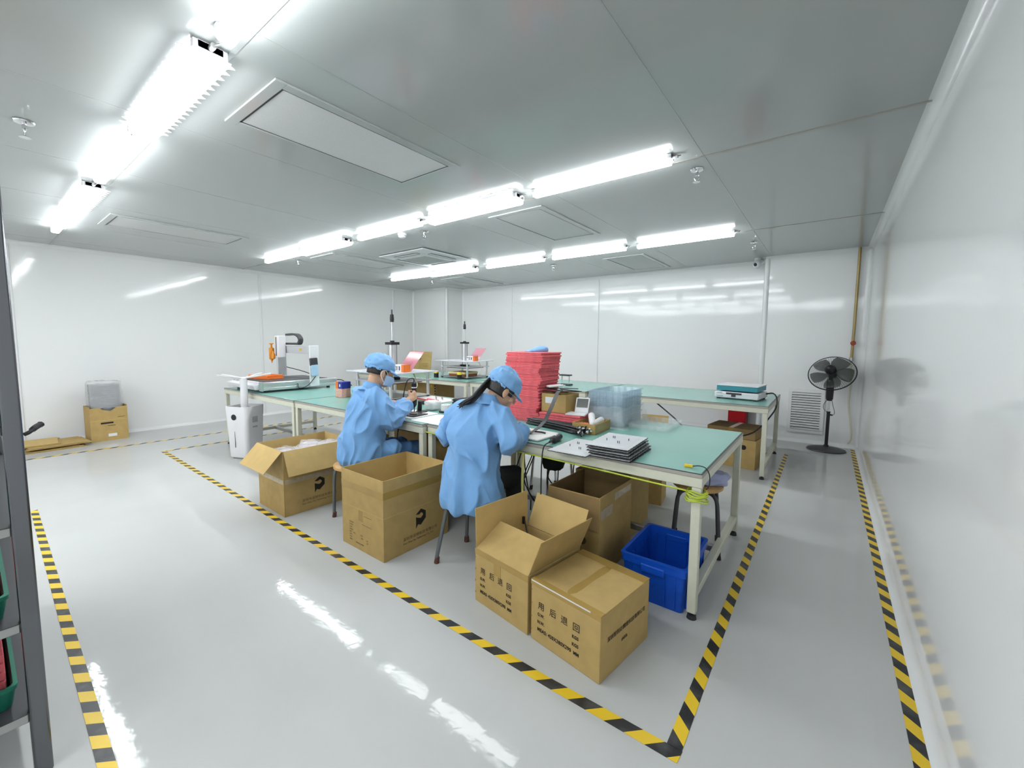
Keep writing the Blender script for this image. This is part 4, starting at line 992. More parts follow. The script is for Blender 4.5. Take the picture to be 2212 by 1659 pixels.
mb.build('film', 'film', t, smooth=True)
# back plates stack
def plate(label, x, y, z, rz, dark=False, group=None):
    t = thing('panel_plate', label, 'display panel', (x, y, z), rz, group)
    a, b = .122, .185
    edge = [(-a, -b)]
    def toothed(p0, p1, nrm, k_=6):
        p0, p1, nrm = V(p0), V(p1), V(nrm); out = []
        for i in range(k_):
            u = (p1-p0)/k_; s0 = p0+u*i
            out += [s0, s0+u*.35, s0+u*.38+nrm*.0032, s0+u*.50+nrm*.0032, s0+u*.53]
        return out
    poly = toothed((-a, -b), (a, -b), (0, -1))+toothed((a, -b), (a, b), (1, 0), 8)+toothed((a, b), (-a, b), (0, 1))+toothed((-a, b), (-a, -b), (-1, 0), 8)
    MB().prism([(p[0], p[1]) for p in poly], .0012, .0045).build('back_sheet', 'black', t)
    MB().prism([(p[0]*(.92 if dark else .985), p[1]*(.94 if dark else .985)) for p in poly], .0045, .0075).build('white_sheet', 'platewhite', t)
    MB().box(-a+.01, a-.01, -b+.01, b-.01, 0, .0006).build('glass', 'darkgrey', t)
    m = MB(); 
    for s_ in (.80, .70):
        for x0, x1, y0, y1 in ((-a*s_, a*s_, -b*s_, -b*s_+.002), (-a*s_, a*s_, b*s_-.002, b*s_), (-a*s_, -a*s_+.002, -b*s_, b*s_), (a*s_-.002, a*s_, -b*s_, b*s_)): m.box(x0, x1, y0, y1, .0072, .0082)
    m.build('embossed_frame', 'paper', t)
    m = MB()
    for px, py in ((-.055, -.03), (-.045, .05), (-.035, .05), (.02, -.06), (.03, -.06), (.055, .03)): m.cyl((px, py, .0075), (px, py, .021), .0022, n=8)
    m.build('studs', 'darkgrey', t)
    return t
for i in range(5):
    plate('display panel with white back, %s of the stack at the bench edge' % ['lowest', 'second up', 'middle', 'second from top', 'topmost'][i], -.928+random.uniform(-.006, .006)-.004*i, 2.315+random.uniform(-.006, .006), TZ+.0145*i+.0005, radians(1.5+random.uniform(-2, 2)), dark=(i < 4), group='display panels stacked at the bench edge')
plate('single white-backed display panel lying between the black tool and the panel stack', -1.155, 2.255, TZ+.0008, radians(1))
# white mat, tool, cable bundle at the ponytailed worker
t = tag(MB().box(-.19, .19, -.135, .135, 0, .014).build('cleaning_pad', mat('white_felt', (.80, .79, .76), .9, var=.05, scale=90, bump=.4, bscale=200), bevel=.006, loc=(-1.62, 2.36, TZ), rotz=radians(-3)), 'white felt pad under the ponytailed worker\'s hand', 'pad')
t = thing('hot_air_handle', 'black handheld tool with a cord at the workbench edge', 'hand tool', (-1.35, 2.30, TZ+.024), radians(98))
MB().cap((-.055, 0, 0), (.045, 0, 0), .021, .023).build('grip', 'black', t, smooth=True)
MB().cyl((-.075, 0, 0), (-.11, 0, -.004), .011, .007, n=12).build('cord_collar', 'rubber', t, smooth=True)
MB().box(-.02, .02, -.007, .007, .019, .0245).build('switch', 'alu', t, bevel=.002)
m = MB().tube(spline([(-.105, 0, -.004), (-.17, .01, -.02), (-.2, .01, -.10), (-.195, .015, -.30), (-.19, .01, -.48), (-.16, .0, -.62), (-.02, -.1, -.70)], 8), .004, 8); m.build('power_cord', 'black', t, smooth=True)
rnd = random.Random(5)
bun = thing('cable_bundle', 'long black bundle of flat cables with white ends before the foam pile', 'cable bundle', (-1.55, 2.66, TZ), 0)
for i in range(34):
    y0 = rnd.uniform(-.05, .05); zz = .006+.010*(i % 4)+rnd.uniform(0, .004); L = rnd.uniform(.0, .06)
    ang = rnd.uniform(-.35, .35)
    pts = spline([(-.30+L, .03+y0*.6, zz), (-.10, y0*.7, zz+.006), (.08, y0-.02, zz+.004), (.16+L, y0*1.6-.03+ang*.04, zz+.004), (.22+L, y0*2.2-.04+ang*.22, .010+rnd.uniform(0, .045))], 4)
    c = MB().tube(pts, .006, 6).build('cable', 'black', bun, smooth=True)
    if i % 2 == 0:
        e = pts[-1]; d = (pts[-1]-pts[-2]).normalized()
        MB().cyl(e, e+d*.016, .006, n=6).build('connector', 'paper', c)
t = tag(MB().tube(spline([(-.09, 0, .0), (-.03, .012, .004), (.05, .02, .004), (.09, .012, .0)], 5), .006, 6).build('black_part', 'black', smooth=True, loc=(-1.565, 2.34, TZ+.021), rotz=radians(25)), 'dark thin strip being worked on the white felt pad', 'strip')
# ================================================================== centre bench at the masked worker
MB_ = lambda: MB()
tag(MB().prism(rrect(.30, .165, .03), 0, .004).build('work_mat', 'paper', loc=(-2.98, 2.37, TZ), rotz=radians(2)), 'white work mat in front of the masked worker', 'work mat')
tag(MB().prism(rrect(.29, .165, .03), 0, .004).build('work_mat', 'paper', loc=(-2.36, 2.345, TZ+.0005), rotz=radians(1)), 'white work mat next to the ponytailed worker\'s elbow', 'work mat')
t = thing('phone_panel', 'dark flat panel lying on the masked worker\'s mat', 'display panel', (-2.84, 2.345, TZ+.0045), radians(4))
MB().box(-.13, .13, -.085, .085, 0, .008).build('frame', 'black', t, bevel=.002)
MB().box(-.12, .12, -.075, .075, .008, .0088).build('glass', mat('grey_glass', (.17, .155, .15), .12), t)
MB().box(.03, .10, -.04, -.012, .009, .016).build('clip', 'black', t, bevel=.002)
t = thing('soldering_stand', 'black tool stand with round foot beside the masked worker\'s hand', 'tool stand', (-2.87, 2.50, TZ), 0)
MB().lathe([(0, 0), (.055, 0), (.055, .006), (.048, .012), (0, .012)], n=28).build('base', 'black', t, smooth=True)
MB().cyl((-.04, .01, .01), (-.02, .0, .10), .022, .019, n=14).build('holder', 'black', t, smooth=True)
blob_film('plastic_bag', (-2.89, 2.66, TZ+.045), (.075, .07, .045), mat('milky_plastic', (.78, .82, .80), .3, alpha=.75, bump=.5, bscale=40), None, 8, .12)
o = bpy.data.objects['plastic_bag.001'] if 'plastic_bag.001' in bpy.data.objects else bpy.data.objects['plastic_bag']
tag(o, 'small knotted clear bag on the green mat between the two workers', 'plastic bag')
t = thing('tape_roll', 'white tape roll on a black disc between the two workers', 'tape roll', (-2.705, 2.64, TZ), 0)
MB().cyl((0, 0, 0), (0, 0, .014), .062, n=28).build('disc', 'black', t, smooth=True)
MB().lathe([(.020, .015), (.042, .015), (.042, .068), (.020, .068), (.020, .015)], n=28).build('roll', 'paper', t, smooth=True)
t = thing('screwdriver', 'red-handled screwdriver lying on the middle bench', 'screwdriver', (-3.27, 3.01, TZ+.016), radians(2))
MB().cap((-.08, 0, 0), (.05, 0, 0), .015, .013).build('handle', mat('red_handle', (.80, .10, .11), .35), t, smooth=True)
MB().cyl((.05, 0, 0), (.075, 0, 0), .010, n=10).build('collar', 'black', t, smooth=True)
tag(MB().box(-.03, .03, -.022, .022, 0, .035).build('clamp_block', 'black', bevel=.003, loc=(-3.22, 2.83, TZ), rotz=radians(20)), 'small black clamp block beside the red screwdriver', 'clamp')
t = thing('sample_board', 'pale board with studs beyond the red screwdriver', 'board', (-3.35, 3.14, TZ), radians(-8))
MB().box(-.26, .24, -.12, .12, 0, .010).build('board', mat('pale_pink', (.80, .70, .71), .5), t, bevel=.002)
MB().box(-.26, .24, -.121, -.115, 0, .014).build('edge_strip', mat('red_handle2', (.80, .10, .11), .35), t)
m = MB()
for px, py in ((-.05, .02), (.02, .05), (.03, -.03), (.10, .0)): m.cyl((px, py, .01), (px, py, .035), .006, n=8)
m.build('studs', 'greymetal', t)
t = thing('tool_case', 'black soft tool case on the middle bench behind the tape roll', 'case', (-2.79, 3.07, TZ), radians(-10))
MB().prism(rrect(.17, .12, .03), 0, .035).build('lower_shell', 'black', t, bevel=.008)
MB().prism(rrect(.168, .118, .03), .037, .062).build('lid', 'dark', t, bevel=.012)
tag(MB().box(-.14, .14, -.10, .10, 0, .02).build('wood_board', mat('dark_wood', (.10, .055, .04), .4), bevel=.003, loc=(-3.02, 3.27, TZ), rotz=radians(5)), 'dark wooden board at the far edge of the middle bench', 'board')
t = thing('parts_dish', 'pale yellow dish with orange parts in front of the masked worker', 'dish', (-3.24, 2.52, TZ), radians(-15))
MB().prism(rrect(.16, .085, .02), 0, .035).build('dish', 'cream', t, bevel=.006)
MB().cap((.0, 0, .045), (.09, .02, .05), .022, .02).cap((-.1, 0, .045), (-.03, .02, .045), .018, .018).build('orange_parts', 'orange', t, smooth=True)
# ================================================================== back bench: scale etc.
t = thing('platform_scale', 'white bench scale with teal platform band on the back bench', 'scale', (-.775, 5.50, TZ), radians(-7))
MB().box(-.225, .225, -.20, .20, .012, .082).build('body', 'white', t, bevel=.012)
MB().box(-.21, .21, -.18, .19, .095, .150).build('teal_band', 'teal', t, bevel=.008)
MB().box(-.215, .215, -.185, .195, .150, .162).build('platform', 'white', t, bevel=.004)
for px in (-.19, .19):
    for py in (-.16, .16): MB().cyl((px, py, 0), (px, py, .014), .02, n=12).build('foot', 'rubber', t)
pn = MB().box(-.10, .06, -.2025, -.198, .055, .076).box(-.045, .0, -.204, -.198, .030, .066).build('display_panel', 'darkgrey', t)

MB().box(-.20, -.14, -.2012, -.2, .066, .072).build('printed_line', 'teal', t)
MB().box(-.20, -.13, -.2012, -.2, .030, .035).build('printed_line', 'teal', t)
m = MB().tube(spline([(.22, .12, .06), (.30, .12, .07), (.345, .08, .0), (.345, -.06, -.12), (.25, -.40, -.30), (.05, -.58, -.36), (-.25, -.62, -.40), (-.55, -.60, -.2), (-.78, -.56, -.06)], 8), .008, 8)
m.build('power_cord', 'black', t, smooth=True)
t = thing('fire_box', 'red fire extinguisher box standing against the back wall', 'fire extinguisher box', (-1.06, 7.35, 0), 0)
MB().box(-.12, .12, -.13, .12, 0, .72).build('cabinet', 'redpaint', t, bevel=.006)
MB().box(-.13, .13, -.14, .13, .72, .745).build('lid', 'redpaint', t, bevel=.004)
t = thing('test_jig', 'small black and white clamp jig on the back bench behind the foam tower', 'jig', (-3.06, 5.45, TZ), 0)
MB().box(-.09, .09, -.06, .06, 0, .018).build('base', 'black', t, bevel=.003)
m = MB()
for px in (-.06, .06): m.cyl((px, 0, .018), (px, 0, .14), .008, n=10)
m.build('posts', 'chrome', t, smooth=True)
MB().box(-.085, .085, -.045, .045, .14, .158).build('top_clamp', 'black', t, bevel=.003)
# ================================================================== bench edge cables, strap, corner things
t = thing('ground_wire', 'yellow-green wire running under the workbench front and coiled at its corner', 'wire', (0, 0, 0))
m = MB().tube(spline([(-2.42, 2.150, .700), (-2.0, 2.152, .695), (-1.45, 2.155, .690), (-1.0, 2.158, .682), (-.75, 2.158, .674), (-.52, 2.156, .668)], 6), .0045, 8); m.build('run', 'wire', t, smooth=True)
m = MB()
for i in range(6):
    zz = .665-.009*i; r = .036+.004*(i % 3)
    m.tube([(-.478+(r+.006)*cos(q*2*pi/18)*1.05, 2.193+r*sin(q*2*pi/18), zz+.005*sin(q*1.1+i)) for q in range(18)], .0042, 6, closed=True)
m.build('coil', 'wire', t, smooth=True)
t = thing('ground_clip', 'yellow clip lead lying on the bare green workbench corner', 'clip lead', (-.535, 2.255, TZ), radians(10))
MB().box(-.022, .018, -.010, .010, 0, .014).build('clip', 'yellow', t, bevel=.003)
m = MB().tube(spline([(.018, 0, .008), (.05, .005, .012), (.08, .0, .004), (.098, -.01, -.03), (.096, -.03, -.08), (.07, -.05, -.10)], 6), .003, 6); m.build('lead', 'darkgrey', t, smooth=True)
t = tag(MB().tube(spline([(-.005, 0, -.01), (.0, -.008, -.10), (-.004, -.006, -.2), (.004, -.01, -.33)], 5), .009, 6).build('strap', 'strap', smooth=True, loc=(-1.50, 2.15, .705)), 'pale yellow strap hanging from the workbench edge beside the ponytailed worker', 'strap')
t = thing('cable_tangle', 'tangle of black cables hanging under the foam tower workbench', 'cables', (-1.75, 2.78, 0))
rnd = random.Random(11); m = MB()
for i in range(9):
    x, y = rnd.uniform(-.22, .25), rnd.uniform(-.12, .25)
    m.tube(spline([(x, y, .68), (x+rnd.uniform(-.05, .05), y+.02, .5), (x+rnd.uniform(-.10, .10), y, .28), (x+rnd.uniform(-.1, .1), y+rnd.uniform(-.1, .1), .10), (x+rnd.uniform(-.2, .2), y+rnd.uniform(-.15, .15), .012)], 5), .005, 6)
m.build('cables', 'black', t, smooth=True)
t = thing('black_bag', 'black cloth bag hanging under the foam tower workbench', 'bag', (-1.62, 2.72, .40))
blob_film('body', (0, 0, .15), (.085, .06, .135), 'dark', t, 4, .12)
MB().tube(spline([(-.06, 0, .26), (0, 0, .33), (.06, 0, .26)], 6), .006, 6).build('strap', 'dark', t, smooth=True)
t = thing('folded_cloth', 'dark navy folded cloth on the stool behind the blue crate', 'cloth', (-.70, 2.955, .4505), radians(20))
blob_film('fold', (0, 0, .03), (.10, .065, .030), 'navy', t, 5, .1)
t = thing('bundled_cloth', 'pale lilac bundled cloth on the stool behind the blue crate', 'cloth', (-.575, 3.035, .4505), radians(35))
blob_film('bundle', (0, 0, .045), (.105, .07, .046), 'lilac', t, 6, .2)
# plastic-wrapped contents in the open carton, and in the printed carton
rnd = random.Random(3)
for i, (x, y, z_, rx, ry, l) in enumerate(((-3.60, 1.62, .42, .13, .11, 'nearest the folded corner'), (-3.50, 1.78, .43, .13, .09, 'in the middle'), (-3.62, 1.86, .44, .10, .10, 'behind the middle one'), (-3.47, 1.95, .45, .10, .09, 'nearest the masked worker'))):
    t = thing('wrapped_part', 'plastic-wrapped pale part in the flaps-down carton, %s' % l, 'wrapped part', (x, y, z_), radians(30*i), group='wrapped parts in the flaps-down carton')
    blob_film('part', (0, 0, 0), (rx*.8, ry*.8, .045), mat('mauve_part', (.55, .48, .52), .5) if i == 0 else bpy.data.materials['mauve_part'], t, i, .1)
    blob_film('plastic_wrap', (0, 0, .008), (rx, ry, .062), 'film2', t, i+20, .16)
tag(MB().box(-.21, .21, -.28, .28, 0, .37).build('packing_layer', 'carddark', loc=(-3.565, 1.777, .012), rotz=radians(-1)), 'layer of packed parts under the plastic wraps in the flaps-down carton', 'packing layer')
t = thing('wrapped_part', 'plastic-wrapped grey part inside the open printed shipping carton', 'wrapped part', (-1.225, 1.82, .012), 0)
blob_film('part', (0, 0, .10), (.13, .13, .10), mat('mauve_part2', (.40, .34, .34), .5), t, 2, .1)
blob_film('plastic_wrap', (0, 0, .115), (.15, .15, .115), 'film2', t, 22, .12)
t = thing('loose_cable', 'black cable with white plug in the corner of the open printed carton', 'cable', (-1.36, 1.965, .0))
m = MB().tube(spline([(.0, 0, .35), (.02, -.01, .31), (.045, -.03, .275), (.05, -.04, .24)], 6), .005, 6); m.cyl((-.006, .0, .33), (-.006, .0, .37), .010, n=8); m.build('lead', 'black', t, smooth=True)
MB().cyl((.048, -.04, .245), (.056, -.042, .232), .008, n=8).build('plug', 'paper', t, smooth=True)
# ================================================================== people
def fuse(mb, name, m, parent, voxel=.006, sm=6, fac=.5, disp=None, loc=None):
    """overlapping closed shapes fused into one continuous smooth surface"""
    me = bpy.data.meshes.new(name); me.from_pydata(mb.v, [], mb.f); me.update()
    bm = bmesh.new(); bm.from_mesh(me); bmesh.ops.recalc_face_normals(bm, faces=bm.faces); bm.to_mesh(me); bm.free()
    o = bpy.data.objects.new(name+'_tmp', me); COL.objects.link(o)
    r = o.modifiers.new('r', 'REMESH'); r.mode = 'VOXEL'; r.voxel_size = voxel; r.adaptivity = 0
    s = o.modifiers.new('s', 'SMOOTH'); s.factor = fac; s.iterations = sm
    me2 = evalmesh(o); bpy.data.objects.remove(o); bpy.data.meshes.remove(me)
    if disp:
        cos_ = [v.co.copy() for v in me2.vertices]; nor = [v.normal.copy() for v in me2.vertices]
        for i, v in enumerate(me2.vertices): v.co = cos_[i]+nor[i]*disp(cos_[i], nor[i])
        me2.update()
    me2.materials.clear()
    o = link(name, me2, m, parent)
    me2.polygons.foreach_set('use_smooth', [True]*len(me2.polygons))
    return o
def rings(mb, rs, fw, n=36):
    """loft of elliptic rings (z, cx, cy, half width, half depth), facing fw"""
    f = V((fw[0], fw[1], 0)).normalized(); r = V((f.y, -f.x, 0)); loops = []
    for z, cx, cy, a, b in rs:
        loops.append([tuple(V((cx, cy, z))+r*(a*cos(2*pi*i/n))+f*(b*sin(2*pi*i/n))) for i in range(n)])
    return loft(mb, loops)
def ridge(p, k):
    return (1-abs(noise.noise(p)))**k
def wrinkle(amp, seed, freq=7.0, zs=.8):
    off = V((seed*7.3, seed*2.1, seed*4.7))
    def f(p, n):
        q = p*freq+off
        w1 = noise.noise(q*.45)*.5
        d = V((q.x+w1*1.6, q.y+w1*1.4, q.z*zs+w1*1.2))
        a = ridge(d, 4)-.42
        b = ridge(V((d.z*.9+d.x*.7, d.x*.8+4, d.y*.9-d.z*.5)), 5)-.38
        c = noise.noise(q*2.3)
        return amp*(a*.8+b*.7+c*.12)
    return f
def finger(mb, base, d, nrm, lens, rad, curls):
    """three-segment finger: starts along d, bends towards nrm by the curls (deg)"""
    p = V(base); d = V(d).normalized(); nrm = V(nrm).normalized(); pts = [p]; side = d.cross(nrm)
    a = 0
    for L, c in zip(lens, curls):
        a += radians(c); dd = d*cos(a)+nrm*sin(a); p = p+dd*L; pts.append(p)
    rs = [rad, rad*.96, rad*.9, rad*.78]
    mb.chain(pts, rs, 10); return pts
def hand(mb, wrist, d, pn, side, curls=(50, 55, 40), thumb=40, k=1.0):
    """wrist point, d = direction to the knuckles, pn = direction the palm faces, side = direction towards the thumb"""
    d = V(d).normalized(); pn = (V(pn)-d*V(pn).dot(d)).normalized(); sd = V(side); sd = (sd-d*sd.dot(d)-pn*sd.dot(pn)).normalized()
    W = V(wrist); kn = []
    for i, (s_, L) in enumerate(((.030, .080), (.010, .086), (-.011, .082), (-.030, .074))):
        b = W+d*L*k+sd*s_*k; kn.append(b)
        mb.cap(W+d*.012*k+sd*s_*.62*k, b, .0145*k, .0118*k, 10)
    mb.cap(W-d*.035*k, W+d*.02*k, .026*k, .027*k)
    lens = ((.040, .024, .020), (.045, .028, .021), (.041, .026, .020), (.032, .020, .018))
    for i in range(4):
        c = [curls[0]+i*3, curls[1], curls[2]]
        finger(mb, kn[i], d, pn, [q*k for q in lens[i]], (.0092, .0095, .009, .0080)[i]*k, c)
    tb = W+d*.022*k+sd*.026*k+pn*.008*k; td = (sd*.75+d*.62+pn*.35).normalized()
    finger(mb, tb, td, (pn*.7+d*.5-sd*.6), [.040*k, .030*k, .024*k], .0108*k, (5, thumb*.6, thumb*.5))
def head(mb, c, fw, up, s=1.0):
    """head centre c (middle of the skull), facing fw; returns the frame"""
    f = V(fw).normalized(); u = V(up); u = (u-f*u.dot(f)).normalized(); r = f.cross(u)
    mx = Matrix(((r.x, f.x, u.x), (r.y, f.y, u.y), (r.z, f.z, u.z))).to_4x4()
    P = lambda x, y, z: V(c)+(r*x+f*y+u*z)*s
    mb.ell(P(0, -.012, .025), (.076*s, .096*s, .092*s), mx)            # skull
    mb.ell(P(0, .022, -.035), (.062*s, .072*s, .082*s), mx)            # face
    mb.ell(P(0, .050, -.088), (.034*s, .036*s, .030*s), mx)            # chin
    mb.ell(P(0, .078, .005), (.050*s, .018*s, .016*s), mx)             # brow
    mb.cap(P(0, .088, -.010), P(0, .106, -.038), .009*s, .0135*s, 10)  # nose
    mb.ell(P(.013, .094, -.042), (.009*s, .010*s, .008*s), mx); mb.ell(P(-.013, .094, -.042), (.009*s, .010*s, .008*s), mx)
    mb.ell(P(0, .086, -.066), (.024*s, .012*s, .007*s), mx); mb.ell(P(0, .083, -.076), (.021*s, .012*s, .008*s), mx)   # lips
    for q in (-1, 1):
        mb.ell(P(q*.042, .062, -.038), (.022*s, .022*s, .018*s), mx)   # cheeks
        mb.ell(P(q*.032, .080, -.010), (.012*s, .010*s, .009*s), mx)   # closed lids, looking down
        mb.ell(P(q*.079, -.010, -.018), (.009*s, .021*s, .032*s), mx)  # ear
        mb.ell(P(q*.081, -.006, -.042), (.008*s, .010*s, .012*s), mx)
    return P, mx, r, f, u

def shell(mb_pts_fn, name, m, parent, nu=48, nv=20, thick=.002, sm=None):
    vs = []; fs = []
    for j_ in range(nv+1):
        for i in range(nu+1): vs.append(tuple(mb_pts_fn(i/nu, j_/nv)))
    for j_ in range(nv):
        for i in range(nu): a = j_*(nu+1)+i; fs.append((a, a+1, a+nu+2, a+nu+1))
    o = MB().add(vs, fs).build(name, m, parent, smooth=True)
    s = o.modifiers.new('thickness', 'SOLIDIFY'); s.thickness = thick; return o
def work_cap(P, mx, parent, seed, back=.0, tail=0.0):
    """bouffant work cap with short visor worn on a head frame P"""
    mb = MB(); mb.ell((0, 0, 0), (1, 1, 1), nu=48, nv=28); out = []
    for x, y, z in mb.v:
        zz = max(z, -.22)-(.10*(abs(min(z+.22, 0))))
        rim = 1-max(0, -z)*.10
        n_ = noise.noise(V((x*2.6+seed, y*2.6, z*2.6)))*.09+ridge(V((x*3.6+seed, y*3.4, z*2.0)), 5)*.10-.04
        bulge = 1.0+.12*max(0, -y)*max(0, z+.3)          # fuller towards the back
        k_ = (1+n_)*bulge*rim
        out.append(P(x*.096*k_, -.018+y*.118*k_, .038+zz*.098*k_))
    mb.v = [tuple(p) for p in out]
    mb.build('work_cap', 'cloth2', parent, smooth=True)
    c = parent
    # elastic gather at the back
    m = MB()
    m.tube([P(.091*cos(a), -.018+.110*sin(a), .014+.006*sin(a*7)) for a in [radians(190+160*i/30) for i in range(31)]], [.008+.003*sin(i*2.1) for i in range(31)], 8)
    m.build('cap_band', 'cloth2', parent, smooth=True)
    vs = []; n = 16
    for i in range(n+1):
        a = radians(30+120*i/n); s_ = sin((a-radians(30))/radians(120)*pi)
        p0 = P(.092*cos(a), -.018+.112*sin(a), .026); p1 = P(.098*cos(a), -.010+.118*sin(a)+.050*s_, .012-.016*s_)
        p2 = P(.098*cos(a), -.010+.118*sin(a)+.050*s_, .009-.016*s_); p3 = P(.092*cos(a), -.018+.112*sin(a), .018)
        vs += [tuple(q) for q in (p0, p1, p2, p3)]
    MB().add(vs, [(i*4+k_, i*4+(k_+1) % 4, i*4+4+(k_+1) % 4, i*4+4+k_) for i in range(n) for k_ in range(4)]+[(0, 1, 2, 3), (n*4, n*4+3, n*4+2, n*4+1)]).build('cap_visor', 'cloth2', parent, smooth=True)
def collar(parent, c, fw, rx, ry, z0, z1, seed):
    f = V((fw[0], fw[1], 0)).normalized(); r = V((f.y, -f.x, 0))
    def fn(u, v):
        a = 2*pi*u; k_ = 1+.72*v*v+.03*sin(a*3+seed)
        z = z1-(z1-z0)*v+.008*noise.noise(V((cos(a)*2+seed, sin(a)*2, v)))-.025*sin(a)*1.0
        return V((c[0], c[1], z))+r*(rx*k_*cos(a))+f*(ry*k_*sin(a)*1.05)
    return shell(fn, 'collar', 'cloth', parent, 40, 8, .004)

# ---------------------------------------------------------------- worker with mask
def worker_masked():
    root = thing('person', 'person in blue smock, cap and face mask seated holding an upright black screwdriver', 'person', (0, 0, 0))
    fw = (-.02, 1.0)
    hip = V((-2.82, 1.84, .535)); che = V((-2.845, 1.93, .86)); nk = V((-2.85, 1.975, 1.02)); hc = V((-2.812, 2.035, 1.155))
    rs, re, rw = V((-2.70, 1.915, .975)), V((-2.655, 1.985, .785)), V((-2.742, 2.235, .885))
    ls, le, lw = V((-3.00, 1.955, .97)), V((-3.10, 2.05, .79)), V((-3.03, 2.335, .822))
    B = MB()
    P, mx, r, f, u = head(B, hc, V((.30, .92, -.30)), V((0, .1, 1)))
    B.cap(P(0, -.035, -.05), nk+V((0, 0, -.03)), .052, .058)
    rings(B, [(.50, hip.x, hip.y, .13, .10), (.62, hip.x, hip.y+.015, .125, .09), (.80, che.x, che.y-.03, .135, .10), (.92, che.x, che.y+.0, .12, .08), (.98, nk.x, nk.y-.015, .075, .055)], fw)
    B.chain([rs+V((-.02, 0, -.02)), re, rw], [.040, .036, .027]); B.chain([ls+V((.02, 0, -.02)), le, lw], [.040, .036, .027])
    # right hand grips the upright driver: palm faces -x, fingers run +y and wrap round
    hand(B, rw+V((.004, .02, .028)), V((-.12, .80, .35)), V((-1, -.05, .05)), V((-.2, -.25, 1)), curls=(68, 72, 50), thumb=150)
    hand(B, lw, V((.35, .90, -.06)), V((.1, -.05, -1)), V((1, -.3, 0)), curls=(28, 38, 25), thumb=25)
    for sx_, kx in ((1, .105), (-1, .10)):
        B.chain([hip+V((sx_*.075, .02, .0)), V((hip.x+sx_*kx, 2.28, .50)), V((hip.x+sx_*(kx+.02), 2.30, .10))], [.075, .058, .042])
        B.cap(V((hip.x+sx_*(kx+.02), 2.28, .045)), V((hip.x+sx_*(kx+.03), 2.44, .035)), .038, .032)
    fuse(B, 'body', 'skin', root, .0052, 4)
    C = MB()
    rings(C, [(.452, hip.x+.01, hip.y+.01, .15, .13), (.50, hip.x, hip.y, .18, .15), (.58, hip.x-.005, hip.y+.005, .185, .15), (.70, hip.x-.01, hip.y+.02, .178, .142),
              (.82, che.x, che.y-.025, .182, .138), (.92, che.x, che.y, .175, .122), (.985, nk.x, nk.y-.025, .145, .095), (1.03, nk.x, nk.y-.01, .075, .07), (1.045, nk.x, nk.y-.005, .05, .05)], fw)
    C.chain([rs+V((-.03, 0, -.015)), rs.lerp(re, .45), re, re.lerp(rw, .45), rw+V((0, -.012, -.008))], [.082, .078, .080, .070, .046])
    C.chain([ls+V((.03, 0, -.015)), ls.lerp(le, .45), le, le.lerp(lw, .45), lw+V((0, -.012, 0))], [.080, .076, .078, .066, .046])
    C.chain([hip+V((.06, .05, -.01)), hip+V((.09, .20, -.02))], [.10, .095]); C.chain([hip+V((-.06, .05, -.01)), hip+V((-.09, .20, -.02))], [.10, .095])
    fuse(C, 'smock', 'cloth', root, .0075, 7, disp=wrinkle(.030, 3, 7.5, .6))
    T = MB()
    for sx_, kx in ((1, .105), (-1, .10)):
        T.chain([hip+V((sx_*.075, .04, -.005)), V((hip.x+sx_*kx, 2.29, .49)), V((hip.x+sx_*(kx+.02), 2.31, .11))], [.082, .074, .062])
    T.ell(hip+V((0, .01, 0)), (.14, .11, .07))
    fuse(T, 'trousers', 'denim', root, .009, 5, disp=wrinkle(.010, 8, 9))
    for sx_ in (1, -1):
        S = MB(); c = V((hip.x+sx_*.13, 2.33, 0))
        S.cap(c+V((0, -.04, .045)), c+V((sx_*.01, .12, .038)), .044, .038); sb = S
        o = fuse(sb, 'shoe', 'paper', root, .006, 4)
    collar(root, (nk.x, nk.y+.005), fw, .066, .064, 1.0, 1.06, 1)
    # hair under the cap
    def hair(uu, vv):
        a = radians(150+240*uu); zz = .045-.078*vv*(1 if abs(uu-.5) < .42 else .75)
        return P(.083*cos(a)*(1-.06*vv), -.014+.106*sin(a)*(1-.10*vv), zz)
    shell(hair, 'hair', 'hair', root, 40, 8, .006)
    work_cap(P, mx, root, 2)
    # face mask
    def mk(uu, vv):
        a = radians(-8+196*uu); w_ = .068+.004*sin(vv*pi)
        out = .054*sin(pi*uu)*(.35+.65*sin(pi*min(1, vv*.9+.12)))
        return P(w_*cos(a)*(1-.12*vv), .030+.062*sin(a)+out*.55, -.022-.080*vv)
    shell(mk, 'face_mask', 'mask', root, 32, 12, .003)
    m = MB()
    for q in (1, -1):
        m.tube(spline([P(q*.060, .045, -.028), P(q*.078, .012, .010), P(q*.088, -.018, .0), P(q*.090, -.024, -.030), P(q*.078, .0, -.062), P(q*.058, .035, -.092)], 5), .0028, 6)
    m.build('mask_strap', 'paper', root, smooth=True)
    return root
worker_masked()
t = thing('electric_screwdriver', 'black electric screwdriver held upright by the masked worker', 'screwdriver', (-2.774, 2.335, .795), 0)
MB().lathe([(0, 0), (.004, .0), (.004, .035), (.012, .045), (.022, .06), (.024, .10), (.021, .13), (.021, .20), (.0225, .215), (.022, .245), (.012, .255), (0, .256)], n=22).build('body', 'black', t, smooth=True)
MB().lathe([(.0225, .205), (.0235, .207), (.0235, .212), (.0225, .214)], n=22).build('grey_ring', 'alu', t)
m = MB().tube(spline([(0, 0, .25), (-.006, .0, .285), (-.035, -.03, .278), (-.045, -.06, .21), (-.035, -.10, .07), (.0, -.17, -.10), (.035, -.21, -.26), (.08, -.17, -.36)], 8), .0045, 8); m.build('power_cord', 'black', t, smooth=True)

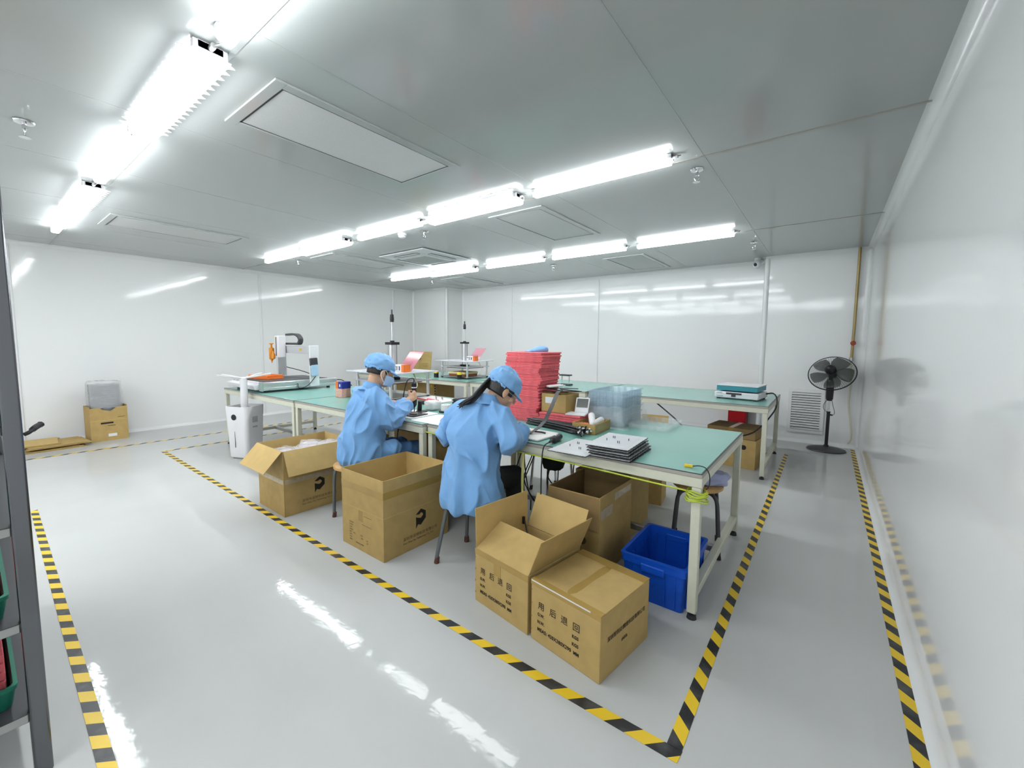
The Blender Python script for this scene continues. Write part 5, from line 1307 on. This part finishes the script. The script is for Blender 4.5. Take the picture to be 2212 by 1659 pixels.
# ---------------------------------------------------------------- worker with ponytail
def worker_ponytail():
    root = thing('person', 'person with black ponytail and glasses in blue smock and cap bending over the bench', 'person', (0, 0, 0))
    fw = (-.12, .99)
    hip = V((-1.75, 1.94, .53)); che = V((-1.775, 2.0, .86)); nk = V((-1.735, 2.09, 1.005)); hc = V((-1.672, 2.165, 1.085))
    rs, re, rw = V((-1.615, 2.045, .955)), V((-1.505, 2.02, .800)), V((-1.575, 2.225, .802))
    ls, le, lw = V((-1.945, 2.03, .945)), V((-2.06, 2.02, .765)), V((-1.90, 2.26, .815))
    B = MB()
    P, mx, r, f, u = head(B, hc, V((.42, .70, -.56)), V((.15, .15, 1)))
    B.cap(P(0, -.035, -.045), nk+V((0, -.01, -.03)), .047, .053)
    rings(B, [(.50, hip.x, hip.y, .13, .10), (.62, hip.x, hip.y+.015, .12, .09), (.80, che.x, che.y-.03, .13, .095), (.91, che.x+.005, che.y+.01, .12, .075), (.955, nk.x, nk.y-.03, .07, .055)], fw)
    B.chain([rs+V((-.03, 0, -.03)), re, rw], [.036, .034, .025]); B.chain([ls+V((.03, 0, -.03)), le, lw], [.036, .034, .025])
    hand(B, rw+V((0, .02, 0)), V((-.25, .95, -.02)), V((-.25, -.05, -1)), V((-1, -.3, 0)), curls=(30, 40, 30), thumb=30, k=.93)
    hand(B, lw+V((0, .01, 0)), V((.45, .88, -.04)), V((.2, -.05, -1)), V((1, -.4, 0)), curls=(30, 40, 30), thumb=30, k=.93)
    for sx_, kx in ((1, .10), (-1, .10)):
        B.chain([hip+V((sx_*.075, .02, .0)), V((hip.x+sx_*kx, 2.25, .50)), V((hip.x+sx_*(kx+.02), 2.26, .10))], [.072, .055, .040])
        B.cap(V((hip.x+sx_*(kx+.02), 2.25, .045)), V((hip.x+sx_*(kx+.03), 2.40, .035)), .036, .030)
    fuse(B, 'body', 'skin', root, .0052, 4)
    C = MB()
    rings(C, [(.360, hip.x, hip.y+.0, .205, .190), (.40, hip.x, hip.y, .212, .195), (.48, hip.x, hip.y, .205, .185), (.58, hip.x-.005, hip.y+.005, .188, .155), (.72, hip.x-.01, hip.y+.02, .178, .138),
              (.83, che.x, che.y-.02, .182, .132), (.91, che.x+.003, che.y+.01, .176, .118), (.965, che.x+.015, che.y+.04, .15, .10), (1.0, nk.x-.005, nk.y-.025, .095, .08), (1.03, nk.x, nk.y-.005, .06, .055)], fw)
    C.chain([rs+V((-.03, 0, -.015)), rs.lerp(re, .45), re, re.lerp(rw, .5), rw+V((0, -.0, 0))], [.078, .076, .084, .078, .048])
    C.chain([ls+V((.03, 0, -.015)), ls.lerp(le, .45), le, le.lerp(lw, .5), lw+V((0, -.01, 0))], [.076, .074, .080, .070, .046])
    wr = wrinkle(.030, 5, 7.0, .45)
    def dsp(p, n):
        # long soft vertical folds low on the back, flaring at the hem
        k_ = max(0, min(1, (.75-p.z)/.35)); a = math.atan2(p.y-hip.y, p.x-hip.x)
        return wr(p, n)*(1-.35*k_)+k_*.010*sin(a*9+p.z*5)
    fuse(C, 'smock', 'cloth', root, .0075, 7, disp=dsp)
    T = MB()
    for sx_, kx in ((1, .10), (-1, .10)):
        T.chain([hip+V((sx_*.08, .0, -.005)), V((hip.x+sx_*kx, 2.255, .49)), V((hip.x+sx_*(kx+.02), 2.265, .11))], [.088, .070, .058])
    T.ell(hip+V((0, -.01, 0)), (.155, .125, .08))
    fuse(T, 'trousers', 'dark', root, .009, 5)
    for sx_ in (1, -1):
        S = MB(); c = V((hip.x+sx_*.125, 2.285, 0))
        S.cap(c+V((0, -.04, .045)), c+V((sx_*.01, .11, .038)), .042, .036)
        fuse(S, 'shoe', 'paper', root, .006, 4)
    collar(root, (nk.x, nk.y-.005), fw, .062, .060, .985, 1.045, 2)
    def hair(uu, vv):
        a = radians(140+260*uu); zz = .05-.105*vv*(1 if abs(uu-.5) < .40 else .7)
        return P(.084*cos(a)*(1-.06*vv), -.014+.107*sin(a)*(1-.12*vv), zz)
    shell(hair, 'hair', 'hair', root, 40, 8, .007)
    pt = MB(); rnd = random.Random(2)
    p0 = P(-.02, -.120, -.012)
    for i in range(16):
        o = V((rnd.uniform(-1, 1), rnd.uniform(-1, 1), rnd.uniform(-1, 1)))*.017; o2 = V((rnd.uniform(-1, 1), rnd.uniform(-.4, .4), rnd.uniform(-.6, 1)))*.024
        e = V((-1.832, 1.905, .985))+o2*.9
        pt.tube(spline([P(-.005, -.085, .01)+o*.5, p0+o*.7, V((-1.755, 1.965, 1.055))+o*.8, V((-1.795, 1.935, 1.02))+o*.9, e], 5), [.009]*6+[.008]*8+[.007]*4+[.005, .003, .0012], 6)
    pt.build('ponytail', 'hair', root, smooth=True)
    work_cap(P, mx, root, 5)
    m = MB()
    for q in (1, -1):
        m.tube([P(q*.034+.020*cos(a), .100, -.010+.016*sin(a)) for a in [i*2*pi/20 for i in range(20)]], .0016, 6, closed=True)
        m.tube([P(q*.053, .100, -.006), P(q*.074, .05, -.004), P(q*.084, -.005, -.002)], .0018, 6)
    m.tube([P(-.014, .102, -.008), P(.014, .102, -.008)], .0016, 6)
    m.build('glasses', 'alu', root, smooth=True)
    return root
worker_ponytail()
